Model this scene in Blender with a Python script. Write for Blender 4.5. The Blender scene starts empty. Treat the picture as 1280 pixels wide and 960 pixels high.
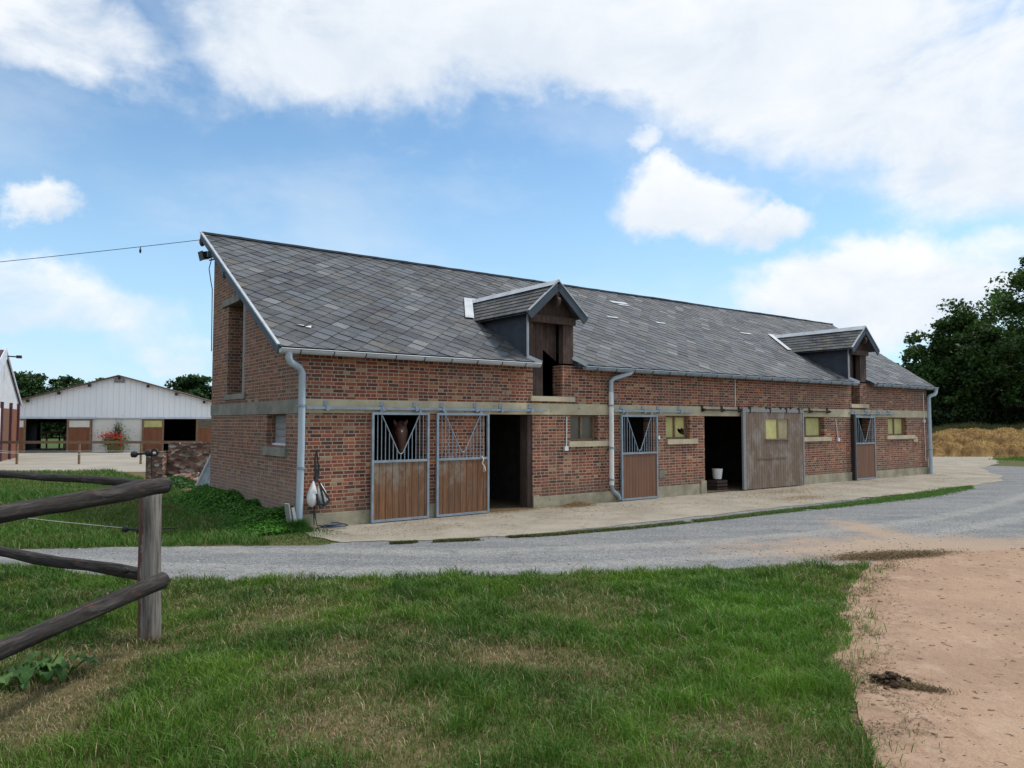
import bpy, bmesh, math, random
import numpy as np
from mathutils import Vector, Matrix, noise as mn
random.seed(7); rng = np.random.default_rng(7)
SC = bpy.context.scene; COL = SC.collection
R = math.radians
# ------------------------------------------------------------------ node helpers
def newmat(name):
    m = bpy.data.materials.new(name); m.use_nodes = True
    nt = m.node_tree; nt.nodes.clear()
    o = nt.nodes.new('ShaderNodeOutputMaterial'); b = nt.nodes.new('ShaderNodeBsdfPrincipled')
    nt.links.new(b.outputs[0], o.inputs[0]); b.inputs['Roughness'].default_value = .8
    return m, nt, b
def put(nt, sock, v):
    if isinstance(v, bpy.types.NodeSocket): nt.links.new(v, sock)
    elif isinstance(v, (tuple, list)) and sock.type == 'RGBA' and len(v) == 3: sock.default_value = (*v, 1)
    else: sock.default_value = v
def mth(nt, op, a, b=None, c=None, clamp=False):
    n = nt.nodes.new('ShaderNodeMath'); n.operation = op; n.use_clamp = clamp
    put(nt, n.inputs[0], a)
    if b is not None: put(nt, n.inputs[1], b)
    if c is not None: put(nt, n.inputs[2], c)
    return n.outputs[0]
def vm(nt, op, a, b=None):
    n = nt.nodes.new('ShaderNodeVectorMath'); n.operation = op
    put(nt, n.inputs[0], a)
    if b is not None: put(nt, n.inputs[1], b)
    return n.outputs['Value'] if op in ('LENGTH', 'DOT_PRODUCT', 'DISTANCE') else n.outputs[0]
def mix(nt, f, a, b, mode='MIX'):
    n = nt.nodes.new('ShaderNodeMix'); n.data_type = 'RGBA'; n.blend_type = mode
    put(nt, n.inputs[0], f); put(nt, n.inputs[6], a); put(nt, n.inputs[7], b)
    return n.outputs[2]
def noi(nt, vec, scale, detail=3, rough=.55, dist=0, col=False):
    n = nt.nodes.new('ShaderNodeTexNoise'); put(nt, n.inputs['Vector'], vec)
    n.inputs['Scale'].default_value = scale; n.inputs['Detail'].default_value = detail
    n.inputs['Roughness'].default_value = rough; n.inputs['Distortion'].default_value = dist
    return n.outputs['Color' if col else 'Fac']
def ss(nt, v, a, b, c=0., d=1.):
    n = nt.nodes.new('ShaderNodeMapRange'); n.interpolation_type = 'SMOOTHSTEP'
    put(nt, n.inputs[0], v)
    for i, q in enumerate((a, b, c, d)): put(nt, n.inputs[1 + i], q)
    return n.outputs[0]
def ramp(nt, v, stops, const=False):
    n = nt.nodes.new('ShaderNodeValToRGB'); put(nt, n.inputs[0], v); e = n.color_ramp.elements
    if const: n.color_ramp.interpolation = 'CONSTANT'
    while len(e) < len(stops): e.new(.5)
    for el, (p, c) in zip(e, stops): el.position = p; el.color = (*c, 1)
    return n.outputs[0]
def xyz(nt, x, y, z=0.):
    n = nt.nodes.new('ShaderNodeCombineXYZ')
    for i, q in enumerate((x, y, z)): put(nt, n.inputs[i], q)
    return n.outputs[0]
def sep(nt, v):
    n = nt.nodes.new('ShaderNodeSeparateXYZ'); put(nt, n.inputs[0], v); return n.outputs
def uvc(nt): return nt.nodes.new('ShaderNodeTexCoord').outputs['UV']
def objc(nt): return nt.nodes.new('ShaderNodeTexCoord').outputs['Object']
def posw(nt): return nt.nodes.new('ShaderNodeNewGeometry').outputs['Position']
def attr(nt, name):
    n = nt.nodes.new('ShaderNodeAttribute'); n.attribute_name = name; return n.outputs['Color']
def white(nt, v, out='Value'):
    n = nt.nodes.new('ShaderNodeTexWhiteNoise'); n.noise_dimensions = '3D'; put(nt, n.inputs['Vector'], v); return n.outputs[out]
def bump(nt, b, h, st=.5, dist=.01):
    n = nt.nodes.new('ShaderNodeBump'); put(nt, n.inputs['Height'], h)
    n.inputs['Strength'].default_value = st; n.inputs['Distance'].default_value = dist
    nt.links.new(n.outputs[0], b.inputs['Normal'])
def scl(nt, v, s): return vm(nt, 'MULTIPLY', v, s)

# ------------------------------------------------------------------ materials
def brick_mat(name, grime):
    m, nt, b = newmat(name); uv = uvc(nt); s = sep(nt, uv)
    wob = noi(nt, uv, 9, 2)
    v = mth(nt, 'ADD', s[1], mth(nt, 'MULTIPLY', noi(nt, uv, 1.3, 1), .012))
    h = .068; rv = mth(nt, 'DIVIDE', v, h); row = mth(nt, 'FLOOR', rv); par = mth(nt, 'FLOORED_MODULO', row, 2.)
    w = mth(nt, 'MULTIPLY_ADD', par, -.108, .222)
    rr = white(nt, xyz(nt, row, 3.3, 1.7))
    off = mth(nt, 'ADD', mth(nt, 'MULTIPLY', par, .054), mth(nt, 'MULTIPLY', rr, .03))
    jit = mth(nt, 'MULTIPLY', mth(nt, 'SUBTRACT', wob, .5), .02)
    cx = mth(nt, 'DIVIDE', mth(nt, 'ADD', mth(nt, 'ADD', s[0], off), jit), w); col = mth(nt, 'FLOOR', cx)
    # some stretchers are split in two headers
    fx = mth(nt, 'MULTIPLY', mth(nt, 'FRACT', cx), w); fy = mth(nt, 'MULTIPLY', mth(nt, 'FRACT', rv), h)
    dx = mth(nt, 'MINIMUM', fx, mth(nt, 'SUBTRACT', w, fx)); dy = mth(nt, 'MINIMUM', fy, mth(nt, 'SUBTRACT', h, fy))
    d = mth(nt, 'ADD', mth(nt, 'MINIMUM', dx, dy), mth(nt, 'MULTIPLY', mth(nt, 'SUBTRACT', noi(nt, uv, 45, 2), .5), .009))
    mask = ss(nt, d, .0058, .0098)
    idv = xyz(nt, col, row, par); r1 = white(nt, idv); r2 = white(nt, vm(nt, 'ADD', idv, (9.1, 4.2, 7.7)))
    c = ramp(nt, r1, [(0, (.04, .026, .028)), (.18, (.08, .032, .032)), (.32, (.155, .043, .033)), (.54, (.235, .06, .038)), (.77, (.3, .085, .044)), (.92, (.42, .15, .056)), (.985, (.38, .28, .18))])
    c = mix(nt, mth(nt, 'MULTIPLY', noi(nt, uv, 28, 3), .5), c, mix(nt, r2, (.1, .05, .04), (.3, .13, .08)))
    big = noi(nt, uv, .55, 4, .6)
    c = mix(nt, ss(nt, big, .42, .7, 0, .35 + .25 * grime), c, (.13, .095, .08))
    mort = mix(nt, noi(nt, uv, 2.2, 4), (.48, .385, .28), (.28, .22, .165))
    if grime:
        low = ss(nt, mth(nt, 'ADD', s[1], mth(nt, 'MULTIPLY', noi(nt, scl(nt, uv, (1, .35, 1)), 1.6, 4), 1.4)), 2.1, .7)
        pal = mth(nt, 'MULTIPLY', low, mth(nt, 'MULTIPLY_ADD', noi(nt, uv, 6, 4, .7), .9, .15))
        c = mix(nt, pal, c, (.36, .29, .255)); c = mix(nt, .3, c, (.2, .135, .105)); mort = mix(nt, .4, mort, (.24, .2, .16))
    patch = mth(nt, 'MULTIPLY', ss(nt, noi(nt, uv, 2.6, 3, .6), .7, .74), .6)
    c = mix(nt, patch, c, (.42, .34, .24))
    # dark stains scattered at random and damp rising from the plinth, with ragged outlines
    st_ = ss(nt, mth(nt, 'ADD', s[1], mth(nt, 'MULTIPLY', noi(nt, scl(nt, uv, (1.5, .4, 1)), 1.5, 5, .7), 1.1)), 1.25, .75, 0, .55); c = mix(nt, st_, c, (.12, .09, .07)); mort = mix(nt, st_, mort, (.2, .17, .13))
    sp_ = ss(nt, noi(nt, scl(nt, uv, (1, .7, 1)), 1.1, 6, .72), .56, .68, 0, .5); c = mix(nt, sp_, c, mix(nt, .5, c, (.07, .045, .04)))
    out = mix(nt, mask, mort, c)
    put(nt, b.inputs['Base Color'], out); b.inputs['Roughness'].default_value = .92
    put(nt, b.inputs['Specular IOR Level'], .2)
    bump(nt, b, mth(nt, 'ADD', mask, mth(nt, 'MULTIPLY', noi(nt, uv, 60, 3), .35)), .9, .009)
    return m
def plain(name, c1, c2, scale=3, rough=.8, metal=0, stretch=(1, 1, 1), b_st=.2, spots=None, coord='uv', detail=5, spec=.3, fine=0):
    m, nt, b = newmat(name); v = scl(nt, uvc(nt) if coord == 'uv' else (objc(nt) if coord == 'obj' else posw(nt)), stretch)
    n1 = noi(nt, v, scale, detail, .62)
    c = mix(nt, ss(nt, n1, .3, .7), c1, c2)
    if spots:
        c = mix(nt, ss(nt, noi(nt, v, scale * 2.7, 4, .7), spots[1], spots[1] + .1), c, spots[0])
    if fine: c = mix(nt, 1., c, ramp(nt, noi(nt, v, scale * 16, 4, .7), [(0, (1 - fine,) * 3), (1, (1 + fine,) * 3)]), 'MULTIPLY')
    put(nt, b.inputs['Base Color'], c); b.inputs['Roughness'].default_value = rough; b.inputs['Metallic'].default_value = metal
    b.inputs['Specular IOR Level'].default_value = spec
    if b_st: bump(nt, b, noi(nt, v, scale * 8, 4, .6), b_st, .006)
    return m
def plank_mat(name, base, dark, grey, width, wornz=None, grey_amt=.5, rough=.75):
    """boards run vertically (v of the UV), each with its own tint; gaps are dark seams in colour and bump"""
    m, nt, b = newmat(name); uv = uvc(nt); s = sep(nt, uv)
    cx = mth(nt, 'DIVIDE', s[0], width); idn = mth(nt, 'FLOOR', cx); r = white(nt, xyz(nt, idn, 1.3, 5.5))
    fx = mth(nt, 'FRACT', cx); dd = mth(nt, 'MINIMUM', fx, mth(nt, 'SUBTRACT', 1., fx))
    vv = vm(nt, 'ADD', scl(nt, uv, (26, 1.1, 1)), xyz(nt, mth(nt, 'MULTIPLY', r, 40.), 0., 0.))
    g = noi(nt, vv, 1.2, 5, .65)
    c = mix(nt, ss(nt, g, .3, .72), dark, base)
    c = mix(nt, mth(nt, 'MULTIPLY', r, .55), c, dark)
    wm = ss(nt, noi(nt, vm(nt, 'ADD', scl(nt, uv, (1.6, .9, 1)), (3.1, 0, 0)), 1.7, 5, .7), .45, .68, 0, grey_amt)
    if wornz:
        z0, z1 = wornz
        wm = mth(nt, 'MULTIPLY', wm, mth(nt, 'ADD', ss(nt, s[1], z0, z1), .15), clamp=True)
    c = mix(nt, wm, c, mix(nt, g, grey, tuple(q * .6 for q in grey)))
    c = mix(nt, ss(nt, dd, .025, .055, .95, 0.), c, (.012, .01, .008))
    put(nt, b.inputs['Base Color'], c); b.inputs['Roughness'].default_value = rough
    bump(nt, b, mth(nt, 'ADD', mth(nt, 'MULTIPLY', g, .4), ss(nt, dd, .01, .05)), .6, .006)
    return m
M = {}
M['brick'] = brick_mat('red_brick', 0); M['brick_old'] = brick_mat('weathered_brick', 1)
M['band'] = plain('concrete_band', (.52, .46, .32), (.38, .335, .23), 2.2, .9, spots=((.13, .13, .1), .62), fine=.25)
M['band_old'] = plain('grey_concrete', (.25, .235, .2), (.16, .155, .13), 2.6, .9, spots=((.09, .095, .07), .6), fine=.25)
M['plinth'] = plain('plinth_concrete', (.37, .33, .24), (.21, .2, .14), 2.6, .92, spots=((.1, .12, .06), .6), fine=.3)
M['galv'] = plain('galvanised_steel', (.3, .36, .41), (.21, .26, .31), 5, .5, .35, spots=((.16, .17, .18), .64))
M['zinc'] = plain('zinc_sheet', (.5, .53, .55), (.38, .41, .44), 2, .5, .25, spots=((.2, .21, .22), .68))
M['pvc'] = plain('grey_plastic_pipe', (.4, .47, .53), (.33, .4, .46), 2, .45, spots=((.22, .24, .25), .66))
M['pvcw'] = plain('white_plastic', (.72, .73, .72), (.6, .61, .6), 4, .5)
M['darkmetal'] = plain('dark_iron', (.035, .035, .04), (.06, .045, .035), 9, .6, .5)
M['black'] = plain('black_plastic', (.015, .015, .018), (.03, .03, .033), 9, .45)
M['slatewall'] = plain('slate_cladding', (.05, .06, .075), (.035, .04, .055), 4, .6, fine=.4)
M['lead'] = plain('lead_flashing', (.5, .53, .56), (.36, .39, .42), 3, .5, .2)
M['whitetrim'] = plain('white_trim', (.62, .66, .72), (.48, .52, .58), 3, .5, spots=((.25, .25, .25), .66))
M['bluegrey'] = plain('blue_grey_board', (.05, .068, .09), (.035, .048, .065), 3, .6, fine=.3)
M['stall'] = plank_mat('stall_door_wood', (.28, .118, .04), (.09, .045, .024), (.27, .22, .165), .14, (.35, .95), 1.)
M['stall2'] = plank_mat('stained_door_wood', (.22, .1, .048), (.13, .06, .035), (.25, .2, .17), .1, None, .12)
M['oldwood'] = plank_mat('weathered_barn_door', (.24, .17, .12), (.13, .09, .065), (.34, .31, .28), .115, None, .8, .9)
M['darkwood'] = plank_mat('dark_old_wood', (.085, .05, .036), (.035, .022, .018), (.17, .12, .1), .13, None, .5, .9)
M['brownframe'] = plain('brown_window_frame', (.25, .165, .1), (.14, .095, .06), 8, .8, fine=.3)
M['yellow'] = plain('yellowed_panel', (.55, .5, .2), (.42, .4, .17), 3, .6, spots=((.3, .26, .12), .7))
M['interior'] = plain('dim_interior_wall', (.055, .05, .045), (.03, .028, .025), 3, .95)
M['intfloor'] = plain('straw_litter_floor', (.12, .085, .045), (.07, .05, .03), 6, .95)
M['greyboard'] = plain('grey_board', (.27, .28, .28), (.2, .2, .21), 3, .8, stretch=(1, 9, 1))
def glass_mat(name='window_glass'):
    m, nt, b = newmat(name); put(nt, b.inputs['Base Color'], mix(nt, noi(nt, uvc(nt), 4, 4), (.045, .045, .035), (.13, .12, .085)))
    b.inputs['Roughness'].default_value = .25; return m
M['glass'] = glass_mat()
def slate_mat():
    m, nt, b = newmat('roof_slate'); p = objc(nt); c = attr(nt, 'Col')
    n1 = noi(nt, p, 1.1, 5, .65); n2 = noi(nt, p, 7, 5, .7)
    c = mix(nt, ss(nt, n1, .42, .7, 0, .6), c, (.12, .125, .125))
    c = mix(nt, ss(nt, n2, .55, .7, 0, .55), c, (.19, .195, .185))
    c = mix(nt, ss(nt, noi(nt, vm(nt, 'ADD', p, (7, 3, 1)), 3.1, 5, .75), .62, .7, 0, .75), c, (.065, .06, .045))
    c = mix(nt, ss(nt, noi(nt, vm(nt, 'ADD', p, (17, 3, 1)), 5.1, 4, .7), .7, .76, 0, .6), c, (.25, .22, .11))
    c = mix(nt, 1., c, ramp(nt, noi(nt, p, 45, 4, .7), [(.2, (.5,) * 3), (.8, (1.5,) * 3)]), 'MULTIPLY')
    c = mix(nt, ss(nt, noi(nt, scl(nt, p, (1, .35, .35)), 2.3, 6, .75), .55, .72, 0, .65), c, (.04, .042, .045))
    put(nt, b.inputs['Base Color'], c); put(nt, b.inputs['Roughness'], ss(nt, n2, .3, .8, .5, .85)); b.inputs['Specular IOR Level'].default_value = .35
    bump(nt, b, noi(nt, p, 22, 4, .6), .35, .01)
    return m
M['slate'] = slate_mat()
def log_mat():
    m, nt, b = newmat('weathered_log'); uv = uvc(nt)
    g = noi(nt, scl(nt, uv, (14, 1.1, 1)), 2.6, 8, .74, .6); g2 = noi(nt, scl(nt, uv, (3, .8, 1)), 1.7, 4, .6)
    c = ramp(nt, g, [(.3, (.006, .005, .005)), (.45, (.026, .022, .02)), (.58, (.06, .053, .047)), (.78, (.17, .155, .135))])
    c = mix(nt, ss(nt, g2, .4, .62, 0, .75), c, (.022, .019, .019))
    c = mix(nt, ss(nt, noi(nt, scl(nt, uv, (4, 1.1, 1)), 2.6, 5, .7), .56, .68, 0, .7), c, (.12, .05, .04))
    put(nt, b.inputs['Base Color'], c); b.inputs['Roughness'].default_value = .9; b.inputs['Specular IOR Level'].default_value = .25
    bump(nt, b, mth(nt, 'ADD', g, mth(nt, 'MULTIPLY', g2, .3)), .9, .014)
    return m
M['log'] = log_mat()
def post_mat():
    m, nt, b = newmat('grey_split_post'); uv = uvc(nt); s = sep(nt, uv)
    g = noi(nt, scl(nt, uv, (14, .8, 1)), 2.6, 7, .72, .5)
    c = ramp(nt, g, [(.3, (.025, .02, .018)), (.42, (.1, .088, .078)), (.55, (.19, .175, .155)), (.8, (.3, .285, .26))])
    edge = mth(nt, 'ADD', s[0], mth(nt, 'MULTIPLY', noi(nt, scl(nt, uv, (1, 2.4, 1)), 2.2, 5, .7), .1))
    c = mix(nt, ss(nt, edge, .385, .40, .0, .92), c, mix(nt, g, (.02, .01, .01), (.17, .055, .035)))
    c = mix(nt, ss(nt, mth(nt, 'ADD', s[1], mth(nt, 'MULTIPLY', g, .3)), .42, .2, 0, .8), c, (.14, .06, .03))
    put(nt, b.inputs['Base Color'], c); b.inputs['Roughness'].default_value = .9; bump(nt, b, g, 1., .012)
    return m
M['post'] = post_mat()
def leaf_mat(name, transl=.25, rough=.6):
    m, nt, b = newmat(name); c = attr(nt, 'Col'); put(nt, b.inputs['Base Color'], c)
    b.inputs['Roughness'].default_value = rough; b.inputs['Specular IOR Level'].default_value = .25
    t = nt.nodes.new('ShaderNodeBsdfTranslucent'); put(nt, t.inputs[0], mix(nt, 1., c, (1.3, 1.5, .7), 'MULTIPLY'))
    x = nt.nodes.new('ShaderNodeMixShader'); x.inputs[0].default_value = transl
    nt.links.new(b.outputs[0], x.inputs[1]); nt.links.new(t.outputs[0], x.inputs[2])
    nt.links.new(x.outputs[0], [n for n in nt.nodes if n.type == 'OUTPUT_MATERIAL'][0].inputs[0])
    return m
M['leaf'] = leaf_mat('foliage'); M['grass'] = leaf_mat('grass_blades', .2); M['strawb'] = leaf_mat('straw_strands', .15, .8)
M['bark'] = plain('bark', (.06, .045, .035), (.11, .09, .07), 5, .95, stretch=(6, 1, 1), b_st=.6)

# ------------------------------------------------------------------ mesh builder
class MB:
    def __init__(s): s.v = []; s.f = []; s.uv = []; s.mi = []; s.c = []; s.sm = []; s.uvx = {}
    def poly(s, pts, uv=None, mi=0, c=(1, 1, 1), smooth=False):
        pts = [Vector(p) for p in pts]
        if uv is None:
            n = (pts[1] - pts[0]).cross(pts[2] - pts[0])
            if n.length < 1e-12 and len(pts) > 3: n = (pts[2] - pts[0]).cross(pts[3] - pts[0])
            a = [abs(q) for q in n]
            if a[0] >= a[1] and a[0] >= a[2]: uv = [(p.y, p.z) for p in pts]
            elif a[1] >= a[2]: uv = [(p.x, p.z) for p in pts]
            else: uv = [(p.x, p.y) for p in pts]
        i = len(s.v); s.v += pts; s.f.append(list(range(i, i + len(pts)))); s.uv += uv; s.mi.append(mi); s.c += [c] * len(pts); s.sm.append(smooth)
        return s
    def box(s, x0, x1, y0, y1, z0, z1, mi=0, c=(1, 1, 1)):
        P = lambda x, y, z: (x, y, z)
        for q in (((x0, y0, z0), (x1, y0, z0), (x1, y0, z1), (x0, y0, z1)), ((x1, y1, z0), (x0, y1, z0), (x0, y1, z1), (x1, y1, z1)),
                  ((x0, y1, z0), (x0, y0, z0), (x0, y0, z1), (x0, y1, z1)), ((x1, y0, z0), (x1, y1, z0), (x1, y1, z1), (x1, y0, z1)),
                  ((x0, y0, z1), (x1, y0, z1), (x1, y1, z1), (x0, y1, z1)), ((x0, y1, z0), (x1, y1, z0), (x1, y0, z0), (x0, y0, z0))): s.poly(q, mi=mi, c=c)
        return s
    def bar(s, a, b, w, h, up=(0, 0, 1), mi=0, c=(1, 1, 1)):
        """rectangular bar from a to b; w sideways, h along up"""
        a = Vector(a); b = Vector(b); d = (b - a).normalized(); u = Vector(up); sd = d.cross(u).normalized(); u = sd.cross(d).normalized()
        q = lambda p, i, j: p + sd * (w / 2 * i) + u * (h / 2 * j)
        L = (b - a).length; cs = [(-1, -1), (1, -1), (1, 1), (-1, 1)]; acc = 0
        for k in range(4):
            i, j = cs[k], cs[(k + 1) % 4]; wd = w if k % 2 == 0 else h
            s.poly([q(a, *i), q(a, *j), q(b, *j), q(b, *i)][::-1], uv=[(acc, 0), (acc + wd, 0), (acc + wd, L), (acc, L)][::-1], mi=mi, c=c); acc += wd
        s.poly([q(a, *k) for k in cs], mi=mi, c=c); s.poly([q(b, *k) for k in cs][::-1], mi=mi, c=c)
        return s
    def tube(s, path, rad, n=10, mi=0, c=(1, 1, 1), caps=True, rough=0, seed=0, squash=1, smooth=True):
        path = [Vector(p) for p in path]; rad = rad if isinstance(rad, (list, tuple)) else [rad] * len(path)
        rings = []; acc = 0; pu = None
        for i, p in enumerate(path):
            d = (path[min(i + 1, len(path) - 1)] - path[max(i - 1, 0)]).normalized()
            if pu is None: pu = Vector((0, 0, 1)) if abs(d.z) < .9 else Vector((1, 0, 0))
            sd = d.cross(pu).normalized(); u = sd.cross(d).normalized(); pu = u
            if i: acc += (p - path[i - 1]).length
            rg = []
            for k in range(n):
                a = 2 * math.pi * k / n; r = rad[i]
                if rough: r *= 1 + rough * mn.noise(Vector((math.cos(a) * 1.5 + seed, math.sin(a) * 1.5, acc * 2.2)))
                rg.append(p + (sd * math.cos(a) + u * math.sin(a) * squash) * r)
            rings.append((rg, acc))
        i0 = len(s.v)
        for rg, _ in rings: s.v += rg; s.c += [c] * n
        # per-corner uv
        for i in range(len(rings) - 1):
            for k in range(n):
                k2 = (k + 1) % n
                s.f.append([i0 + i * n + k, i0 + i * n + k2, i0 + (i + 1) * n + k2, i0 + (i + 1) * n + k][::-1]); cr = 2 * math.pi * max(rad)
                s.uvx[len(s.f) - 1] = [(cr * k / n, rings[i][1]), (cr * (k + 1) / n, rings[i][1]), (cr * (k + 1) / n, rings[i + 1][1]), (cr * k / n, rings[i + 1][1])][::-1]
                s.mi.append(mi); s.sm.append(smooth)
        s.uv += [(0, 0)] * (n * len(rings))
        if caps:
            s.poly(rings[0][0], mi=mi, c=c); s.poly(rings[-1][0][::-1], mi=mi, c=c)
        return s
    def ball(s, ctr, r, n=8, mi=0, c=(1, 1, 1), jit=0, seed=0):
        ctr = Vector(ctr); r = Vector(r) if not isinstance(r, (int, float)) else Vector((r, r, r)); i0 = len(s.v); m = n // 2 + 1
        for i in range(m + 1):
            t = math.pi * i / m
            for k in range(n):
                a = 2 * math.pi * k / n; d = Vector((math.sin(t) * math.cos(a), math.sin(t) * math.sin(a), math.cos(t)))
                q = 1 + (jit * mn.noise(d * 1.7 + Vector((seed, 0, 0))) if jit else 0)
                s.v.append(ctr + Vector((d.x * r.x, d.y * r.y, d.z * r.z)) * q); s.uv.append((a, t)); s.c.append(c)
        for i in range(m):
            for k in range(n):
                k2 = (k + 1) % n; s.f.append([i0 + i * n + k, i0 + (i + 1) * n + k, i0 + (i + 1) * n + k2, i0 + i * n + k2]); s.mi.append(mi); s.sm.append(True)
        return s
    def build(s, name, mats, parent=None, **props):
        me = bpy.data.meshes.new(name); me.from_pydata([tuple(v) for v in s.v], [], s.f)
        mats = mats if isinstance(mats, (list, tuple)) else [mats]
        for m in mats: me.materials.append(m)
        uvl = me.uv_layers.new(name='UVMap'); ca = me.color_attributes.new('Col', 'FLOAT_COLOR', 'POINT')
        ux = getattr(s, 'uvx', {})
        for fi, p in enumerate(me.polygons):
            p.material_index = s.mi[fi]; p.use_smooth = s.sm[fi]
            q = ux.get(fi)
            for k, li in enumerate(p.loop_indices): uvl.data[li].uv = q[k] if q else s.uv[me.loops[li].vertex_index]
        ca.data.foreach_set('color', [x for c in s.c for x in (*c, 1)])
        me.update(); o = bpy.data.objects.new(name, me); COL.objects.link(o)
        if parent: o.parent = parent
        for k, v in props.items(): o[k] = v
        return o
def empty(name, loc=(0, 0, 0), rz=0, parent=None, **props):
    o = bpy.data.objects.new(name, None); COL.objects.link(o); o.location = loc; o.rotation_euler = (0, 0, rz); o.empty_display_size = .2
    if parent: o.parent = parent
    for k, v in props.items(): o[k] = v
    return o
def T(o, label, cat, group=None):
    o['label'] = label; o['category'] = cat
    if group: o['group'] = group
    return o
def copytree(o, parent=None):
    c = o.copy(); COL.objects.link(c)
    if parent: c.parent = parent
    for ch in list(o.children): copytree(ch, c)
    return c
def npmesh(name, V, F, mat, colr=None, parent=None, smooth=False, **props):
    """V (n,3), F list of (m,k) index arrays"""
    me = bpy.data.meshes.new(name); me.vertices.add(len(V)); me.vertices.foreach_set('co', V.astype(np.float32).ravel())
    loops = np.concatenate([f.ravel() for f in F]); tot = np.concatenate([np.full(len(f), f.shape[1]) for f in F])
    st = np.concatenate([[0], np.cumsum(tot)[:-1]])
    me.loops.add(len(loops)); me.loops.foreach_set('vertex_index', loops.astype(np.int32))
    me.polygons.add(len(tot)); me.polygons.foreach_set('loop_start', st.astype(np.int32)); me.polygons.foreach_set('loop_total', tot.astype(np.int32))
    if smooth: me.polygons.foreach_set('use_smooth', np.ones(len(tot), bool))
    me.update(calc_edges=True)
    if colr is not None:
        ca = me.color_attributes.new('Col', 'FLOAT_COLOR', 'POINT'); a = np.ones((len(V), 4), np.float32); a[:, :3] = colr; ca.data.foreach_set('color', a.ravel())
    me.materials.append(mat); o = bpy.data.objects.new(name, me); COL.objects.link(o)
    if parent: o.parent = parent
    for k, v in props.items(): o[k] = v
    return o
def clip(poly, a, b, c):
    """keep a*x+b*y<=c"""
    out = []
    for i in range(len(poly)):
        p, q = poly[i], poly[(i + 1) % len(poly)]; dp = a * p[0] + b * p[1] - c; dq = a * q[0] + b * q[1] - c
        if dp <= 0: out.append(p)
        if dp * dq < 0:
            t = dp / (dp - dq); out.append((p[0] + (q[0] - p[0]) * t, p[1] + (q[1] - p[1]) * t))
    return out
def wall(name, mat, U, Z, holes, thick, place, parent, top=None, revmat=None):
    """panel with rectangular holes; place(u, depth, z)->point; top=(m,c): z<=m*u+c"""
    mb = MB(); us = sorted({U[0], U[1], *[h[0] for h in holes], *[h[1] for h in holes]}); zs = sorted({Z[0], Z[1], *[h[2] for h in holes], *[h[3] for h in holes]})
    def filled(i, j):
        if i < 0 or j < 0 or i >= len(us) - 1 or j >= len(zs) - 1: return False
        cu = (us[i] + us[i + 1]) / 2; cz = (zs[j] + zs[j + 1]) / 2
        return not any(h[0] < cu < h[1] and h[2] < cz < h[3] for h in holes)
    for i in range(len(us) - 1):
        for j in range(len(zs) - 1):
            if not filled(i, j): continue
            u0, u1, z0, z1 = us[i], us[i + 1], zs[j], zs[j + 1]
            p = [(u0, z0), (u1, z0), (u1, z1), (u0, z1)]
            if top: p = clip(p, -top[0], 1, top[1])
            if len(p) < 3: continue
            mb.poly([place(u, 0, z) for u, z in p], uv=[(u, z) for u, z in p]); mb.poly([place(u, thick, z) for u, z in p][::-1], uv=[(u, z) for u, z in p][::-1])
            tz = lambda u: min(z1, top[0] * u + top[1]) if top else z1
            for (ni, nj, e) in ((i - 1, j, 'l'), (i + 1, j, 'r'), (i, j - 1, 'b'), (i, j + 1, 't')):
                if filled(ni, nj): continue
                if e in 'lr':
                    u = u0 if e == 'l' else u1
                    if tz(u) <= z0 + 1e-6: continue
                    mb.poly([place(u, 0, z0), place(u, thick, z0), place(u, thick, tz(u)), place(u, 0, tz(u))], uv=[(u, z0), (u + thick, z0), (u + thick, tz(u)), (u, tz(u))], mi=0)
                elif e == 'b': mb.poly([place(u0, 0, z0), place(u1, 0, z0), place(u1, thick, z0), place(u0, thick, z0)], uv=[(u0, 0), (u1, 0), (u1, thick), (u0, thick)])
                elif not top or z1 < min(top[0] * u0 + top[1], top[0] * u1 + top[1]): mb.poly([place(u0, 0, z1), place(u1, 0, z1), place(u1, thick, z1), place(u0, thick, z1)], uv=[(u0, 0), (u1, 0), (u1, thick), (u0, thick)])
    return mb.build(name, mat, parent)

# ------------------------------------------------------------------ camera
cam = bpy.data.cameras.new('camera'); cam.lens = 930 / 1280 * 36; cam.sensor_width = 36; cam.clip_end = 3000; cam.clip_start = .05
co = bpy.data.objects.new('camera', cam); COL.objects.link(co); co.location = (0, 0, 1.9); co.rotation_euler = (R(90) + math.atan(48 / 930), 0, 0); SC.camera = co

# ------------------------------------------------------------------ ground sheets
def vnoise(x, y, s, seed=0):
    """vectorised value noise 0..1"""
    x = np.asarray(x) * s + seed * 17.3; y = np.asarray(y) * s - seed * 9.1; xi = np.floor(x).astype(np.int64); yi = np.floor(y).astype(np.int64); fx = x - xi; fy = y - yi
    fx = fx * fx * (3 - 2 * fx); fy = fy * fy * (3 - 2 * fy)
    def hsh(a, b):
        h = (a * 374761393 + b * 668265263 + seed * 974634777) & 0xffffffff; h = ((h ^ (h >> 13)) * 1274126177) & 0xffffffff
        return ((h ^ (h >> 16)) & 0xffff) / 65535.
    return (hsh(xi, yi) * (1 - fx) + hsh(xi + 1, yi) * fx) * (1 - fy) + (hsh(xi, yi + 1) * (1 - fx) + hsh(xi + 1, yi + 1) * fx) * fy
def fbm(x, y, s, seed=0, o=3):
    t = 0; a = .5; n = 0
    for k in range(o): t = t + a * vnoise(x, y, s * 2 ** k, seed + k); n += a; a *= .5
    return t / n
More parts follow.
